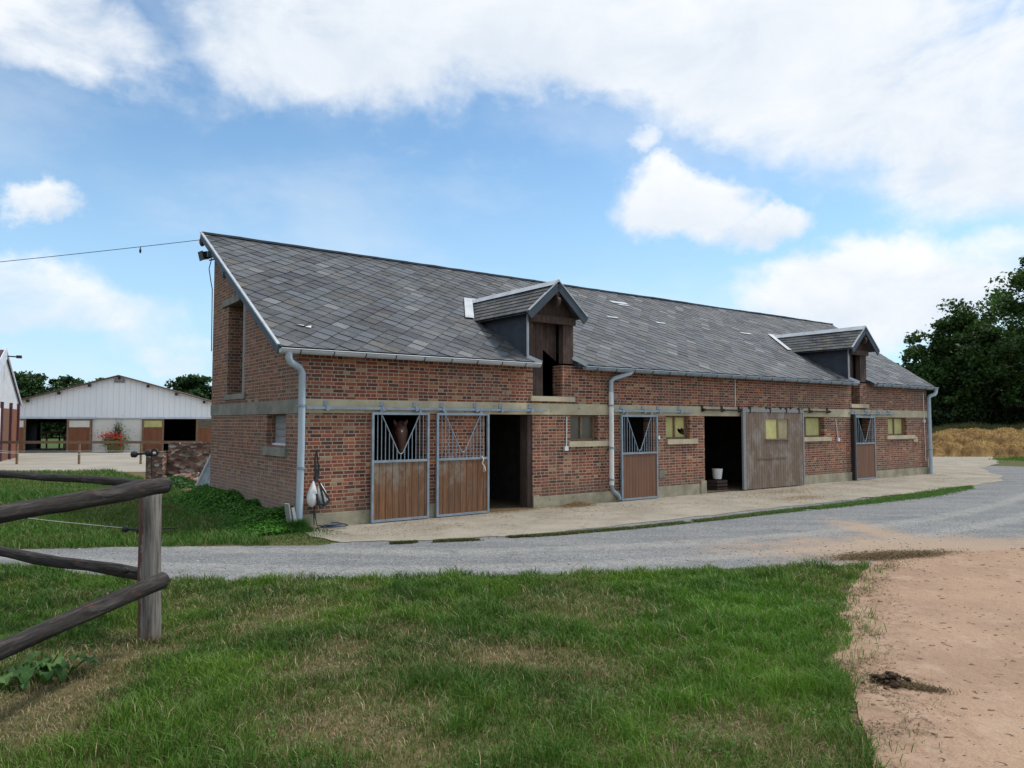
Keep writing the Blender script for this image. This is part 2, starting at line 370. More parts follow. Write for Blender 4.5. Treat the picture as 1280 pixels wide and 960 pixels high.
def inpoly(x, y, P):
    r = np.zeros(len(x), bool)
    for i in range(len(P)):
        x1, y1 = P[i]; x2, y2 = P[(i + 1) % len(P)]
        if y1 == y2: continue
        c = ((y1 > y) != (y2 > y)) & (x < (x2 - x1) * (y - y1) / (y2 - y1) + x1); r ^= c
    return r
def rag(P, amp, step=.25, seed=0, skip=()):
    """subdivide a polygon's edges and roughen them"""
    out = []
    for i in range(len(P)):
        a = Vector(P[i]); b = Vector(P[(i + 1) % len(P)]); d = b - a; L = d.length
        n = max(1, int(L / step)) if i not in skip and L < 60 else 1; nn = Vector((-d.y, d.x)).normalized()
        for k in range(n):
            p = a + d * (k / n); q = amp * (mn.noise(Vector((p.x * 1.1, p.y * 1.1, seed))) * 1.2 + .5 * mn.noise(Vector((p.x * 5, p.y * 5, seed)))) if n > 1 else 0
            out.append(tuple(p + nn * q))
    return out
def sheet(name, P, z, mat, **props):
    bm = bmesh.new(); vs = [bm.verts.new((x, y, z)) for x, y in P]; f = bm.faces.new(vs)
    if f.normal.z < 0: f.normal_flip()
    bm.normal_update()
    if f.normal.z < 0: f.normal_flip()
    bmesh.ops.triangulate(bm, faces=[f]); me = bpy.data.meshes.new(name); bm.to_mesh(me); bm.free(); me.materials.append(mat)
    o = bpy.data.objects.new(name, me); COL.objects.link(o); o['kind'] = 'structure'
    for k, v in props.items(): o[k] = v
    return o
BX, BY = -3.791, 13.222; BA = R(90 - 53.248); dx, dy = math.cos(BA), math.sin(BA)
def bw(s, y): return (BX + dx * s - dy * y, BY + dy * s + dx * y)

def soil_mat():
    m, nt, b = newmat('grassy_soil'); p = posw(nt)
    c = mix(nt, ss(nt, noi(nt, p, .6, 4), .35, .65), (.06, .075, .025), (.12, .095, .045))
    c = mix(nt, ss(nt, noi(nt, p, 14, 4, .7), .45, .65), c, (.17, .125, .075))
    far = ss(nt, vm(nt, 'LENGTH', p), 28., 60.); c = mix(nt, far, c, mix(nt, noi(nt, p, .05, 4), (.05, .09, .025), (.08, .11, .035)))
    put(nt, b.inputs['Base Color'], c); b.inputs['Roughness'].default_value = 1; b.inputs['Specular IOR Level'].default_value = .1
    bump(nt, b, noi(nt, p, 30, 4, .7), .8, .02); return m
def gravel_mat():
    m, nt, b = newmat('grey_gravel'); p = posw(nt); s = sep(nt, p)
    # streaks run along the lane
    a = mth(nt, 'ADD', mth(nt, 'MULTIPLY', s[0], .35), s[1])
    c = mix(nt, ss(nt, noi(nt, scl(nt, p, (.28, 1.2, 1)), 1.2, 5, .6), .3, .7), (.155, .162, .17), (.215, .218, .22))
    c = mix(nt, ss(nt, noi(nt, scl(nt, p, (.5, 2.2, 1)), 2.1, 5, .7), .56, .7, 0, .5), c, (.27, .255, .23))
    c = mix(nt, 1., c, ramp(nt, noi(nt, p, 55, 3, .7), [(.3, (.5, .5, .52)), (.5, (1, 1, 1)), (.7, (1.6, 1.57, 1.5))]), 'MULTIPLY')
    xx = mth(nt, 'ADD', s[0], 2.); tt = mth(nt, 'SUBTRACT', mth(nt, 'SUBTRACT', s[1], 9.1), mth(nt, 'MULTIPLY', mth(nt, 'MULTIPLY', xx, xx), .036)); tt = mth(nt, 'ADD', tt, mth(nt, 'MULTIPLY', noi(nt, p, 1.1, 3), .35))
    tr_ = mth(nt, 'MAXIMUM', ss(nt, mth(nt, 'ABSOLUTE', mth(nt, 'SUBTRACT', tt, .8)), .34, .1), ss(nt, mth(nt, 'ABSOLUTE', mth(nt, 'SUBTRACT', tt, 2.1)), .36, .1)); tn_ = noi(nt, p, 4, 5, .7)
    c = mix(nt, mth(nt, 'MULTIPLY', tr_, ss(nt, tn_, .3, .6, .15, .75)), c, (.28, .275, .262)); c = mix(nt, ss(nt, noi(nt, vm(nt, 'ADD', p, (9, 4, 0)), 1.7, 6, .72), .54, .68, 0, .55), c, (.115, .12, .125))
    vo = nt.nodes.new('ShaderNodeTexVoronoi'); vo.inputs['Scale'].default_value = 38; put(nt, vo.inputs['Vector'], p)
    c = mix(nt, 1., c, ramp(nt, sep(nt, vo.outputs['Color'])[0], [(0, (.75, .75, .75)), (1, (1.2, 1.2, 1.18))]), 'MULTIPLY')
    # tracked-in sand: distance from the mouth of the sand arena
    d = vm(nt, 'LENGTH', scl(nt, vm(nt, 'SUBTRACT', p, (6.6, 11.2, 0)), (.32, .75, 1)))
    sd = ss(nt, mth(nt, 'ADD', d, mth(nt, 'MULTIPLY', noi(nt, p, 2.2, 5, .7), 1.7)), 2.3, 1.25, 0, .8)
    sd2 = ss(nt, mth(nt, 'ADD', vm(nt, 'LENGTH', scl(nt, vm(nt, 'SUBTRACT', p, (6.3, 12.8, 0)), (1.1, .3, 1))), mth(nt, 'MULTIPLY', noi(nt, p, 1.6, 5, .7), 1.4)), 1.5, .8, 0, .75)
    c = mix(nt, mth(nt, 'MAXIMUM', sd, sd2), c, (.36, .26, .18))
    put(nt, b.inputs['Base Color'], c); b.inputs['Roughness'].default_value = .95; b.inputs['Specular IOR Level'].default_value = .15
    bump(nt, b, vo.outputs['Distance'], .7, .012); return m
def sand_mat():
    m, nt, b = newmat('pinkish_sand'); p = posw(nt)
    c = mix(nt, ss(nt, noi(nt, p, .8, 5, .6), .3, .7), (.36, .245, .17), (.28, .188, .13))
    ln = ss(nt, noi(nt, scl(nt, p, (1.5, .9, 1)), 6, 5, .75), .56, .72, 0, .55); c = mix(nt, ln, c, (.26, .165, .11))
    v = nt.nodes.new('ShaderNodeTexVoronoi'); v.inputs['Scale'].default_value = 5.5; put(nt, v.inputs['Vector'], vm(nt, 'ADD', p, scl(nt, noi(nt, p, 3, 3, .6, 0, True), (.35, .35, 0))))
    pit = ss(nt, mth(nt, 'ADD', v.outputs['Distance'], mth(nt, 'MULTIPLY', noi(nt, p, 12, 3), .1)), .2, .08)
    c = mix(nt, mth(nt, 'MULTIPLY', pit, mth(nt, 'MULTIPLY', sep(nt, v.outputs['Color'])[0], .85)), c, (.22, .14, .095))
    c = mix(nt, 1., c, ramp(nt, noi(nt, p, 70, 3, .7), [(.3, (.8, .8, .8)), (.7, (1.2, 1.2, 1.2))]), 'MULTIPLY')
    s = sep(nt, p); c = mix(nt, ss(nt, noi(nt, vm(nt, 'ADD', p, (3, 8, 0)), 1.9, 6, .72), .5, .66, 0, .45), c, (.44, .325, .24)); c = mix(nt, ss(nt, noi(nt, vm(nt, 'ADD', p, (1, 5, 0)), 3.2, 6, .75), .58, .68, 0, .5), c, (.3, .19, .12))
    # mud and trampled litter along the grass edge
    e = mth(nt, 'SUBTRACT', s[0], mth(nt, 'MULTIPLY_ADD', s[1], .42, .55))
    c = mix(nt, mth(nt, 'MULTIPLY', ss(nt, mth(nt, 'ADD', e, mth(nt, 'MULTIPLY', noi(nt, p, 2.6, 5, .7), .9)), 1.0, .3), ss(nt, noi(nt, p, 5.5, 6, .75), .44, .66, 0, .75)), c, (.2, .135, .09))
    put(nt, b.inputs['Base Color'], c); b.inputs['Roughness'].default_value = .97; b.inputs['Specular IOR Level'].default_value = .1
    h = mth(nt, 'SUBTRACT', noi(nt, p, 9, 5, .65), mth(nt, 'MULTIPLY', pit, .8)); bump(nt, b, h, .9, .035); return m
def apron_mat():
    m, nt, b = newmat('pale_concrete'); p = posw(nt)
    c = mix(nt, ss(nt, noi(nt, p, .9, 5, .65), .3, .7), (.33, .295, .24), (.24, .215, .17))
    c = mix(nt, ss(nt, noi(nt, p, 2.6, 5, .7), .55, .68, 0, .7), c, (.17, .135, .09))
    c = mix(nt, ss(nt, noi(nt, p, 1.3, 5, .7), .6, .72, 0, .5), c, (.42, .4, .35))
    c = mix(nt, 1., c, ramp(nt, noi(nt, p, 40, 4, .7), [(.3, (.78,) * 3), (.7, (1.2,) * 3)]), 'MULTIPLY')
    put(nt, b.inputs['Base Color'], c); b.inputs['Roughness'].default_value = .92; b.inputs['Specular IOR Level'].default_value = .2
    bump(nt, b, noi(nt, p, 25, 4, .7), .4, .01); return m
M['gravel'] = gravel_mat(); M['sand'] = sand_mat(); M['apron'] = apron_mat(); M['soil'] = soil_mat()
M['yardc'] = plain('yard_concrete', (.33, .3, .25), (.26, .235, .195), .5, .9, coord='pos', fine=.15)

WA = R(16); wc, ws = math.cos(WA), math.sin(WA)
def wbw(x, y): return (-25.25 + x * wc - y * ws, 47.8 + x * ws + y * wc)
g = sheet('ground', [(-700, -300), (700, -300), (700, 1000), (-700, 1000)], 0, M['soil'])
near = [(-40, 10.6), (-10.4, 10.2), (-6.76, 9.9), (-5.41, 9.45), (-4.21, 9.05), (-3.23, 9.0), (-1.83, 9.08), (-.39, 9.22), (1.1, 9.4), (2.66, 9.66), (3.74, 9.82), (4.9, 9.9)]
road = near + [(9, 9), (30, 8), (60, 20), (60, 48), (35, 34), (24, 31), (20, 33.), (16.6, 27.6), (13.6, 22.2), (10.87, 19.5), (8.0, 18.4), (4.9, 16.2), (3.3, 15.0), (1.6, 13.9), (.3, 13.2), (-.7, 12.8), (-1.9, 12.2), (-2.7, 11.9), (-2.96, 11.62), (-5.4, 11.5), (-7.61, 11.2), (-11.04, 11.3), (-40, 12)]
sheet('gravel_road', rag(road, .09, .22, 3), .006, M['gravel'])
sandP = [(5.0, 10.35), (3.97, 8.87), (3.28, 7.57), (2.84, 6.61), (2.5, 5.96), (2.38, 5.36), (2.22, 4.86), (2.08, 4.4), (1.95, 4.0), (1.6, 3.), (1., -4.), (40, -6), (40, 14), (11.06, 11.9), (7.86, 11.3), (6., 10.9)]
sheet('sand_arena', rag(sandP, .07, .18, 8), .012, M['sand'])
apr = [bw(-.1, -.0), bw(.05, -1.8), bw(1.2, -2.3), bw(2.45, -2.85), bw(5, -3.05), bw(7.63, -3.05), bw(12, -3.1), bw(18, -3.3), bw(22, -3.0), bw(24.6, -2.2), bw(26, -1.3), (19.5, 31.), (22.5, 34.5), (27, 42), (25, 60), bw(28, 6), bw(24, .05)]
sheet('concrete_apron', rag(apr, .13, .15, 5, skip=(len(apr) - 1, len(apr) - 2)), .014, M['apron'])
sheet('yard', rag([(-60, 29.3), (-22.7, 28.7), (-12.6, 28.6), (-6, 28.8), wbw(9, 8), wbw(-9, 8), (-60, 46)], .12, .4, 2), .01, M['yardc'])

# ------------------------------------------------------------------ the long brick stable (local frame: x along the front, y into the depth)
ST = T(empty('brick_stable', (BX, BY, 0), BA), 'long red brick stable with a slate roof, two loft dormers and sliding stall doors', 'stable')
TOPZ = 3.2; SLP = .548; rz_ = lambda y: 3.2 + SLP * (y + .18)
LEN = 23.85; DEP = 5.62
holes = [(1.45, 2.58, 0, 2.07), (4.02, 5.3, 0, 2.07), (6.4, 7.27, 1.47, 2.07), (8.0, 9.17, 0, 2.07), (9.62, 10.55, 1.47, 2.07), (11.14, 13.3, 0, 2.07), (15.67, 16.95, 1.45, 2.07), (18.6, 19.85, 0, 2.07), (20.95, 22.28, 1.45, 2.07),
         (5.3, 6.16, 2.48, 3.2), (18.6, 19.13, 2.5, 3.2)]
wall('front_wall', M['brick'], (0, LEN), (0, 3.2), holes, .34, lambda u, d, z: (u, d, z), ST)
gh = [(3.15, 4.36, 2.52, 4.52), (.62, 1.66, 1.46, 2.05)]
wall('gable_wall', M['brick_old'], (.004, DEP), (0, 6.6), gh, .34, lambda u, d, z: (d - .004, u, z), ST, top=(SLP, 3.2 + SLP * .18 - .09))
mb = MB(); mb.poly([(0, DEP, 0), (0, DEP, 6.2), (27.2, DEP + .1, 6.2), (27.2, DEP + .1, 0)]); mb.poly([(LEN, .0, 0), (27.2, DEP + .1, 0), (27.2, DEP + .1, 6.2), (LEN, .0, 3.2)]); mb.build('back_wall', M['brick_old'], ST)
# interior: surfaces coloured dark for shade, loft floor, stall partitions also blocking light
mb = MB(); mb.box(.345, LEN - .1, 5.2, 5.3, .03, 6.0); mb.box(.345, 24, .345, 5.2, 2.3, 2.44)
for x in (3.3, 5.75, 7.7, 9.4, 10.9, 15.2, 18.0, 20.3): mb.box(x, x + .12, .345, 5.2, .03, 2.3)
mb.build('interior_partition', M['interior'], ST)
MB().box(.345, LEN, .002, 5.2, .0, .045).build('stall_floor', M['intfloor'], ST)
# concrete band and plinth, standing a touch proud of the brick
mb = MB(); mb.box(-.012, LEN + .01, -.014, .05, 2.073, 2.325); mb.build('concrete_band', M['band'], ST)
mb = MB(); mb.box(-.02, .05, .0, DEP + .01, 2.06, 2.315); mb.build('gable_band', M['band_old'], ST, label='grey weathered concrete band across the gable end')
mb = MB()
for a, b_ in ((0, 1.45), (2.58, 4.02), (5.3, 8.0), (9.17, 11.14), (13.3, 18.6), (19.85, LEN)): mb.box(a - (.02 if a == 0 else 0), b_, -.022, .04, 0, .265 + .03 * math.sin(a * 3))
mb.box(5.3, 5.47, -.026, .3, 0, .3); mb.box(10.93, 11.142, -.05, .3, 0, .36)
mb.build('plinth', M['plinth'], ST)
def sill(name, x0, x1, z0, z1, mat, y0=-.06): return MB().box(x0, x1, y0, .1, z0, z1).build(name, mat, ST)
sill('loft_sill', 5.22, 6.5, 2.37, 2.482, M['band']); sill('loft_sill', 18.5, 19.6, 2.38, 2.502, M['band'])
mb = MB(); mb.box(-.05, .1, .52, 1.78, 1.27, 1.43); mb.build('gable_sill', M['band_old'], ST)
mb = MB(); mb.box(-.05, .1, 3.0, 4.75, 4.53, 4.68); mb.build('gable_lintel', M['band_old'], ST)
mb = MB(); mb.box(-.045, .1, 3.0, 4.5, 2.4, 2.518); mb.build('gable_sill', M['band_old'], ST)
mb = MB(); mb.box(.02, .3, 3.152, 3.36, 2.522, 4.5); mb.build('shutter_board', M['greyboard'], ST, label='grey upright board in the tall gable opening')
MB().box(.07, .085, 3.4, 3.52, 2.53, 2.75, c=(.5, .1, .05)).build('red_cloth_scrap', plain('faded_red_cloth', (.4, .06, .03), (.3, .04, .03), 4), ST)
w = empty('window', (0, 0, 0), 0, ST, label='small gable window closed with grey boards')
mb = MB()
for k in range(4): mb.box(.16, .185, .64, 1.64, 1.5 + k * .137, 1.63 + k * .137)
mb.build('board', M['greyboard'], w); MB().box(.1, .16, .63, 1.65, 1.462, 1.5).build('frame', M['whitetrim'], w)
# front windows
def window(x0, x1, z0, z1, pmats, sx, label, split=.5, hole=False):
    w = empty('window', (0, 0, 0), 0, ST, label=label); f = MB(); y0, y1 = .13, .18
    f.box(x0 + .002, x0 + .06, y0, y1, z0 + .002, z1 - .002); f.box(x1 - .06, x1 - .002, y0, y1, z0 + .002, z1 - .002); f.box(x0 + .06, x1 - .06, y0, y1, z0 + .002, z0 + .05); f.box(x0 + .06, x1 - .06, y0, y1, z1 - .04, z1 - .002)
    xm = x0 + (x1 - x0) * split; f.box(xm - .03, xm + .03, y0 - .012, y1, z0 + .05, z1 - .04); f.build('frame', M['brownframe'], w)
    for (a, b_), pm in zip(((x0 + .06, xm - .03), (xm + .03, x1 - .06)), pmats):
        p = MB(); yy = .155
        if hole and pm is M['yellow'] and a > x0 + .3:
            hx, hz = a + (b_ - a) * .55, z0 + .2
            p.poly([(a, yy, z0 + .05), (b_, yy, z0 + .05), (b_, yy, z0 + .1), (hx, yy, hz - .06), (hx - .07, yy, hz), (a, yy, hz)])
            p.poly([(a, yy, hz), (hx - .07, yy, hz), (hx - .09, yy, hz + .08), (hx + .02, yy, hz + .05), (hx + .08, yy, hz + .09), (b_, yy, hz + .05), (b_, yy, z1 - .04), (a, yy, z1 - .04)])
        else: p.box(a, b_, yy, yy + .008, z0 + .05, z1 - .04)
        p.build('pane', pm, w)
    MB().box(sx[0], sx[1], -.05, .128, z0 - .13, z0 - .003).build('sill', M['band'], w)
    return w
window(6.4, 7.27, 1.47, 2.07, (M['glass'], M['glass']), (6.33, 7.62), 'two-pane window with dark glass and a peeling brown frame')
window(9.62, 10.55, 1.47, 2.07, (M['yellow'], M['yellow']), (9.64, 10.83), 'two-pane window of yellow panels with a hole broken in one', hole=True)
window(15.67, 16.95, 1.45, 2.07, (M['interior'], M['yellow']), (15.58, 17.28), 'window with one half a dark panel painted as an open gap and one half yellow panel', split=.33)  # dark left pane colours in the shade of an open half
window(20.95, 22.28, 1.45, 2.07, (M['yellow'], M['yellow']), (20.8, 22.82), 'two-pane yellow panel window beside the end downpipe')

# sliding stall doors
def stall_door(x0, x1, z0, z1, zm, y, wood, label, ny=13, vdepth=.62, parent=ST, backing=False):
    d = empty('stall_door', (0, 0, 0), 0, parent, label=label); f = MB(); t = .045
    for a in (x0, x1 - t): f.box(a, a + t, y - .03, y + .02, z0, z1)
    for a in (z0, zm, z1 - t): f.box(x0 + t, x1 - t, y - .028, y + .018, a, a + t)
    f.build('frame', M['galv'], d)
    b = MB(); xm = (x0 + x1) / 2; vt = .21; vb = .5 * .03; zb = z1 - t - (z1 - zm) * vdepth * 1.28; zb = max(zb, zm + t + .03)
    lx, rx = x0 + t + (x1 - x0) * .135, x1 - t - (x1 - x0) * .135
    b.tube([(lx, y, z1 - t), (xm - .05, y, zb + .03), (xm, y, zb), (xm + .05, y, zb + .03), (rx, y, z1 - t)], .0115, 6)
    for k in range(1, ny):
        x = x0 + t + (x1 - x0 - 2 * t) * k / ny
        if x <= lx + .01 or x >= rx - .01: zt = z1 - t
        else: zt = zb + (z1 - t - zb) * max(0, abs(x - xm) - .03) / ((rx - lx) / 2 - .03)
        if zt - zm - t > .02: b.tube([(x, y, zm + t), (x, y, zt)], .009, 6)
    b.build('bars', M['galv'], d)
    MB().box(x0 + t, x1 - t, y - .012, y + .012, z0 + t, zm).build('plank_panel', wood, d)
    h = MB()
    for x in (x0 + .2, x1 - .2): h.box(x - .03, x + .03, y - .02, y - .012, z1, z1 + .1); h.tube([(x, y - .03, z1 + .08), (x, y + .005, z1 + .08)], .028, 8)
    h.build('hanger', M['galv'], d)
    return d
d1 = stall_door(1.38, 2.62, .03, 2.09, 1.14, -.085, M['stall'], 'stall door with a horse looking over it and worn orange-brown boards', 14)
d2 = stall_door(2.79, 4.06, .03, 2.09, 1.14, -.085, M['stall'], 'stall door slid open across the brickwork, boards streaked with pale scratches', 14)
MB().tube([(3.86, -.12, 1.2), (3.9, -.13, 1.14), (3.87, -.125, 1.06), (3.93, -.13, .98), (3.95, -.125, .9), (3.9, -.125, .88), (3.92, -.125, 1.0)], .012, 5).build('rope', M['pvcw'], d2)
d3 = stall_door(7.93, 9.2, .03, 2.08, 1.13, -.085, M['stall2'], 'dark stained stall door between the white downpipe and the broken yellow window', 14, .76)
d4 = stall_door(18.6, 19.87, .03, 2.1, 1.19, -.085, M['stall2'], 'furthest stall door with slate-blue bars and frame', 12, .7)
MB().box(18.5, 18.6, -.13, -.01, .03, 2.15).build('door_stop', M['darkmetal'], d4)
# door tracks with brackets
def track(x0, x1, z, br, mat, y=-.085, lab=None, r=.026):
    m = MB(); m.box(x0, x1, y - r, y + r, z - r, z + r * .9)
    for x in br: m.box(x - .03, x + .03, y - r - .012, -.016, z - r - .02, z + r + .015); m.box(x - .04, x + .04, -.03, -.016, z - .05, z + .13)
    o = m.build('door_track', mat, ST); o['label'] = lab
track(.1, 5.62, 2.165, (.5, 1.62, 2.33, 2.95, 3.75, 4.4, 5.2), M['galv'], lab='blue-grey track over the first two stall doors')
track(7.68, 10.6, 2.18, (8.0, 8.75, 9.3, 10.1), M['galv'], lab='blue-grey track over the third stall door')
track(18.35, 21.2, 2.2, (18.6, 19.4, 20.2, 20.9), M['galv'], lab='blue-grey track over the furthest stall door')
track(11.0, 17.2, 2.235, (11.03, 11.85, 12.6, 13.1, 13.9, 14.6, 15.1, 16.1, 17.1), M['darkmetal'], lab='black iron track over the big plank door', r=.02)
# big plank door
bd = empty('barn_door', (0, 0, 0), 0, ST, label='large weathered grey plank sliding door with two yellow panes')
m = MB(); x0, x1, z0, z1 = 12.72, 15.55, .04, 2.2; wx0, wx1, wz0, wz1 = 13.68, 14.78, 1.42, 1.99; y = -.12
for a, b_, c_, e_ in ((x0, wx0, z0, z1), (wx1, x1, z0, z1), (wx0, wx1, z0, wz0), (wx0, wx1, wz1, z1)): m.box(a, b_, y - .02, y + .02, c_, e_)
m.build('planks', M['oldwood'], bd)
m = MB(); m.box(x0 - .1, x0 + .02, y - .03, y + .03, z0, 2.32); m.box(x1 - .02, x1 + .05, y - .03, y + .03, z0, 2.32); m.box(x0 + .02, x1 - .02, y - .028, y + .025, z1 - .01, z1 + .08)
m.build('steel_edge', M['greyboard'], bd)
m = MB(); xm = (wx0 + wx1) / 2 + .03; m.box(xm - .035, xm + .035, y - .02, y + .02, wz0, wz1); m.box(wx0 - .04, wx1 + .04, y - .045, y - .02, wz0 - .03, wz0 + .012); m.build('pane_frame', M['brownframe'], bd)
MB().box(wx0, xm - .035, y - .004, y + .004, wz0, wz1).build('pane', M['yellow'], bd)
MB().box(xm + .035, wx1, y + .002, y + .01, wz0, wz1).build('pane', plain('dusty_panel', (.36, .31, .17), (.28, .24, .15), 3), bd, label='browner of the two panes')
MB().box(13.3, 14.7, y - .035, y - .021, .87, .9).build('batten', M['brownframe'], bd)
m = MB()
for x in (12.95, 13.9, 14.7, 15.35): m.box(x - .03, x + .03, y - .035, y - .022, 2.17, 2.3); m.tube([(x, y - .04, 2.29), (x, y + .02, 2.29)], .035, 8)
m.build('hanger', M['darkmetal'], bd)
# door jamb posts
MB().box(5.18, 5.3, .03, .3, .05, 2.06).build('door_jamb', M['darkwood'], ST)

# slates: overlapping diamonds, each a thin quad of its own tint and tilt
def roof_pt(s, b, off=0):
    c_, n_ = math.cos(math.atan(SLP)), math.sin(math.atan(SLP)); y = -.18 + b * c_; z = 3.2 + b * n_
    return Vector((s, y - off * n_, z + off * c_))
RL = 5.8 / math.cos(math.atan(SLP)); side = .3; hd = side / math.sqrt(2)
m = MB(); slp_r = lambda b: 24.12 + b / RL * 3.15; slp_l = lambda b: -.42 + b / RL * .12
reg_clip = lambda P: clip(clip(clip(clip(P, 0, -1, 0), 0, 1, RL), -1, .12 / RL, .42), 1, -3.15 / RL, 24.12)
rr = random.Random(3); nb = int(RL / hd) + 2; ns = int(28 / (2 * hd)) + 2
for ib in range(-1, nb):
    for i_s in range(-1, ns):
        cs, cb = (i_s + (.5 if ib % 2 else 0)) * 2 * hd - .1, ib * hd
        j = lambda: rr.uniform(-.014, .014)
        rot = rr.gauss(0, .03); ov = 1.14
        P = [(cs + j(), cb - hd * ov), (cs + hd * ov, cb + j()), (cs + j(), cb + hd * ov), (cs - hd * ov, cb + j())]
        P = [(cs + (a - cs) * math.cos(rot) - (b - cb) * math.sin(rot), cb + (a - cs) * math.sin(rot) + (b - cb) * math.cos(rot)) for a, b in P]
        P = reg_clip(P)
        if not P or len(P) < 3: continue
        for na, nb_ in ((5.2, 6.5), (18.5, 19.58)):
            if cb < 2.05 and max(p[0] for p in P) > na and min(p[0] for p in P) < nb_:
                P = clip(P, 1, 0, na) if cs < (na + nb_) / 2 else clip(P, -1, 0, -nb_)
                if len(P) < 3: break
        if len(P) < 3: continue
        if abs(cs - .37) < .28 and abs(cb - 1.05) < .15: pass
        t = rr.random(); v = .058 * rr.uniform(.55, 1.65); colr = (v * .86, v * 1., v * 1.2)
        if t < .12: v = .032; colr = (v, v * 1.1, v * 1.5)
        elif t < .17: v = .15; colr = (v * .95, v, v * 1.05)
        elif t < .24: colr = (v * 1.05, v * .98, v * .88)
        up = rr.uniform(0, .006)
        q = lambda a, b: roof_pt(a, b, .012 + .02 * max(0, (cb + hd * ov - b) / (2 * hd * ov)) + up)
        pts = [q(a, b) for a, b in P]; m.poly(pts, uv=P, c=colr)
        # lower edges get a visible thickness
        for k in range(len(P)):
            a, b2 = P[k], P[(k + 1) % len(P)]
            if (a[1] + b2[1]) / 2 < cb - .02: m.poly([pts[k] - Vector((0, -.004, .009)), pts[(k + 1) % len(P)] - Vector((0, -.004, .009)), pts[(k + 1) % len(P)], pts[k]], uv=[(0, 0)] * 4, c=(.02, .02, .022))
rf = m.build('slate_roof', M['slate'], ST)
# roof deck under the slates (with the dormer notches)
m = MB()
def deck(a, b, b0, b1, ra=None, rb=None):
    A = [(a if ra is None else ra(b0), b0), (b if rb is None else rb(b0), b0), (b if rb is None else rb(b1), b1), (a if ra is None else ra(b1), b1)]
    m.poly([roof_pt(*p, .008) for p in A]); m.poly([roof_pt(*p, -.06) for p in A][::-1])
    for k in range(4): p, q_ = A[k], A[(k + 1) % 4]; m.poly([roof_pt(*p, -.06), roof_pt(*q_, -.06), roof_pt(*q_, .008), roof_pt(*p, .008)])
deck(0, 5.19, 0, 2.0, ra=slp_l); deck(6.5, 18.48, 0, 2.0); deck(19.59, 0, 0, 2.0, rb=slp_r); deck(0, 0, 2.0, RL, ra=slp_l, rb=slp_r)
m.build('roof_deck', M['slatewall'], ST)
# pale repair slates and one slipped slate
m = MB()
for s_, b_, w_, h_, c_ in ((12.55, 5.55, .75, .2, 1), (12.6, 5.3, .5, .12, 1), (10.83, 3.85, .45, .12, 1), (12.95, 3.85, .42, .13, 1), (17.3, 3.8, .6, .13, 0)):
    m.poly([roof_pt(s_ - w_ / 2, b_ - h_, .047), roof_pt(s_ + w_ / 2, b_ - h_, .047), roof_pt(s_ + w_ / 2, b_, .04), roof_pt(s_ - w_ / 2, b_, .04)])
m.build('repair_slate', M['lead'], ST, label='pale metal repair pieces scattered on the slates')
m = MB(); m.poly([roof_pt(.13, 1.06, .045), roof_pt(.42, .98, .048), roof_pt(.6, 1.0, .046), roof_pt(.35, 1.12, .044)]); m.build('painted_roof_hole', M['black'], ST)  # flat black patch painting the darkness inside a gap in the slates
m = MB(); m.poly([roof_pt(.2, 1.02, .056), roof_pt(.31, .97, .06), roof_pt(.34, .98, .068), roof_pt(.27, 1.02, .058)]); m.poly([roof_pt(.33, .93, .06), roof_pt(.44, .9, .06), roof_pt(.46, .96, .08)]); m.build('slate_splinter', M['pvcw'], ST)
# ridge capping, barge boards, eaves boards
m = MB(); rq = [roof_pt(slp_l(RL) - .02 + (slp_r(RL) - slp_l(RL)) * k / 60, RL, .03 + .012 * mn.noise(Vector((k * .9, 2, 0))) + .02 * mn.noise(Vector((k * .13, 7, 0)))) for k in range(61)]
for k in range(60): m.bar(rq[k], rq[k + 1] + Vector((.012, 0, .004 * (k % 2))), .16, .05)
m.build('ridge_capping', M['slatewall'], ST)
m = MB(); a, b_ = roof_pt(-.44, -.02, 0), roof_pt(-.32, RL + .02, 0)
m.bar(a + Vector((0, 0, -.03)), b_ + Vector((0, 0, -.03)), .03, .16); m.build('barge_board', M['bluegrey'], ST)
m = MB(); m.bar(a + Vector((-.005, 0, .055)), b_ + Vector((-.005, 0, .055)), .05, .03); m.build('verge_trim', M['lead'], ST)
m = MB()
for b0 in (.35, 1.5, 2.75, 4.1, 5.5): q = roof_pt(-.2, b0, -.12); m.box(-.4, -.0, q.y - .05, q.y + .05, q.z - .07, q.z + .05)
m.build('purlin_end', M['bluegrey'], ST)
# gutters
def gutter(x0, x1, mat, lab, drop=0):
    m = MB(); n = 7; r = .07; yc = -.25; z = 3.17
    sec = [(yc + r * math.cos(math.pi + math.pi * k / (n - 1)), z + r * math.sin(math.pi + math.pi * k / (n - 1)) * 1.1) for k in range(n)]
    for (a, b_) in zip(sec[:-1], sec[1:]):
        m.poly([(x0, *a), (x1, *a), (x1, *b_), (x0, *b_)], smooth=False); m.poly([(x0, a[0] * .93 - .0175, a[1] + .004), (x0, b_[0] * .93 - .0175, b_[1] + .004), (x1, b_[0] * .93 - .0175, b_[1] + .004), (x1, a[0] * .93 - .0175, a[1] + .004)])
    m.poly([(x0, *p) for p in sec]); m.poly([(x1, *p) for p in sec][::-1]); m.tube([(x0, yc - r, z + .005), (x1, yc - r, z + .005)], .011, 6)
    m.build('gutter', mat, ST, label=lab)
    k = MB(); x = x0 + .35
    while x < x1 - .1:
        k.tube([(x, p[0], p[1] - .003) for p in [(q[0] - .004 * (1 if i < 3 else -1), q[1]) for i, q in enumerate(sec)]], .009, 5, smooth=False); x += .62
    k.build('gutter_bracket', M['darkmetal'], ST)
gutter(-.44, 5.3, M['zinc'], 'pale zinc gutter from the corner to the near dormer'); gutter(6.62, 18.5, M['galv'], 'grey gutter between the two dormers'); gutter(19.72, 24.12, M['galv'], 'grey gutter beyond the far dormer')
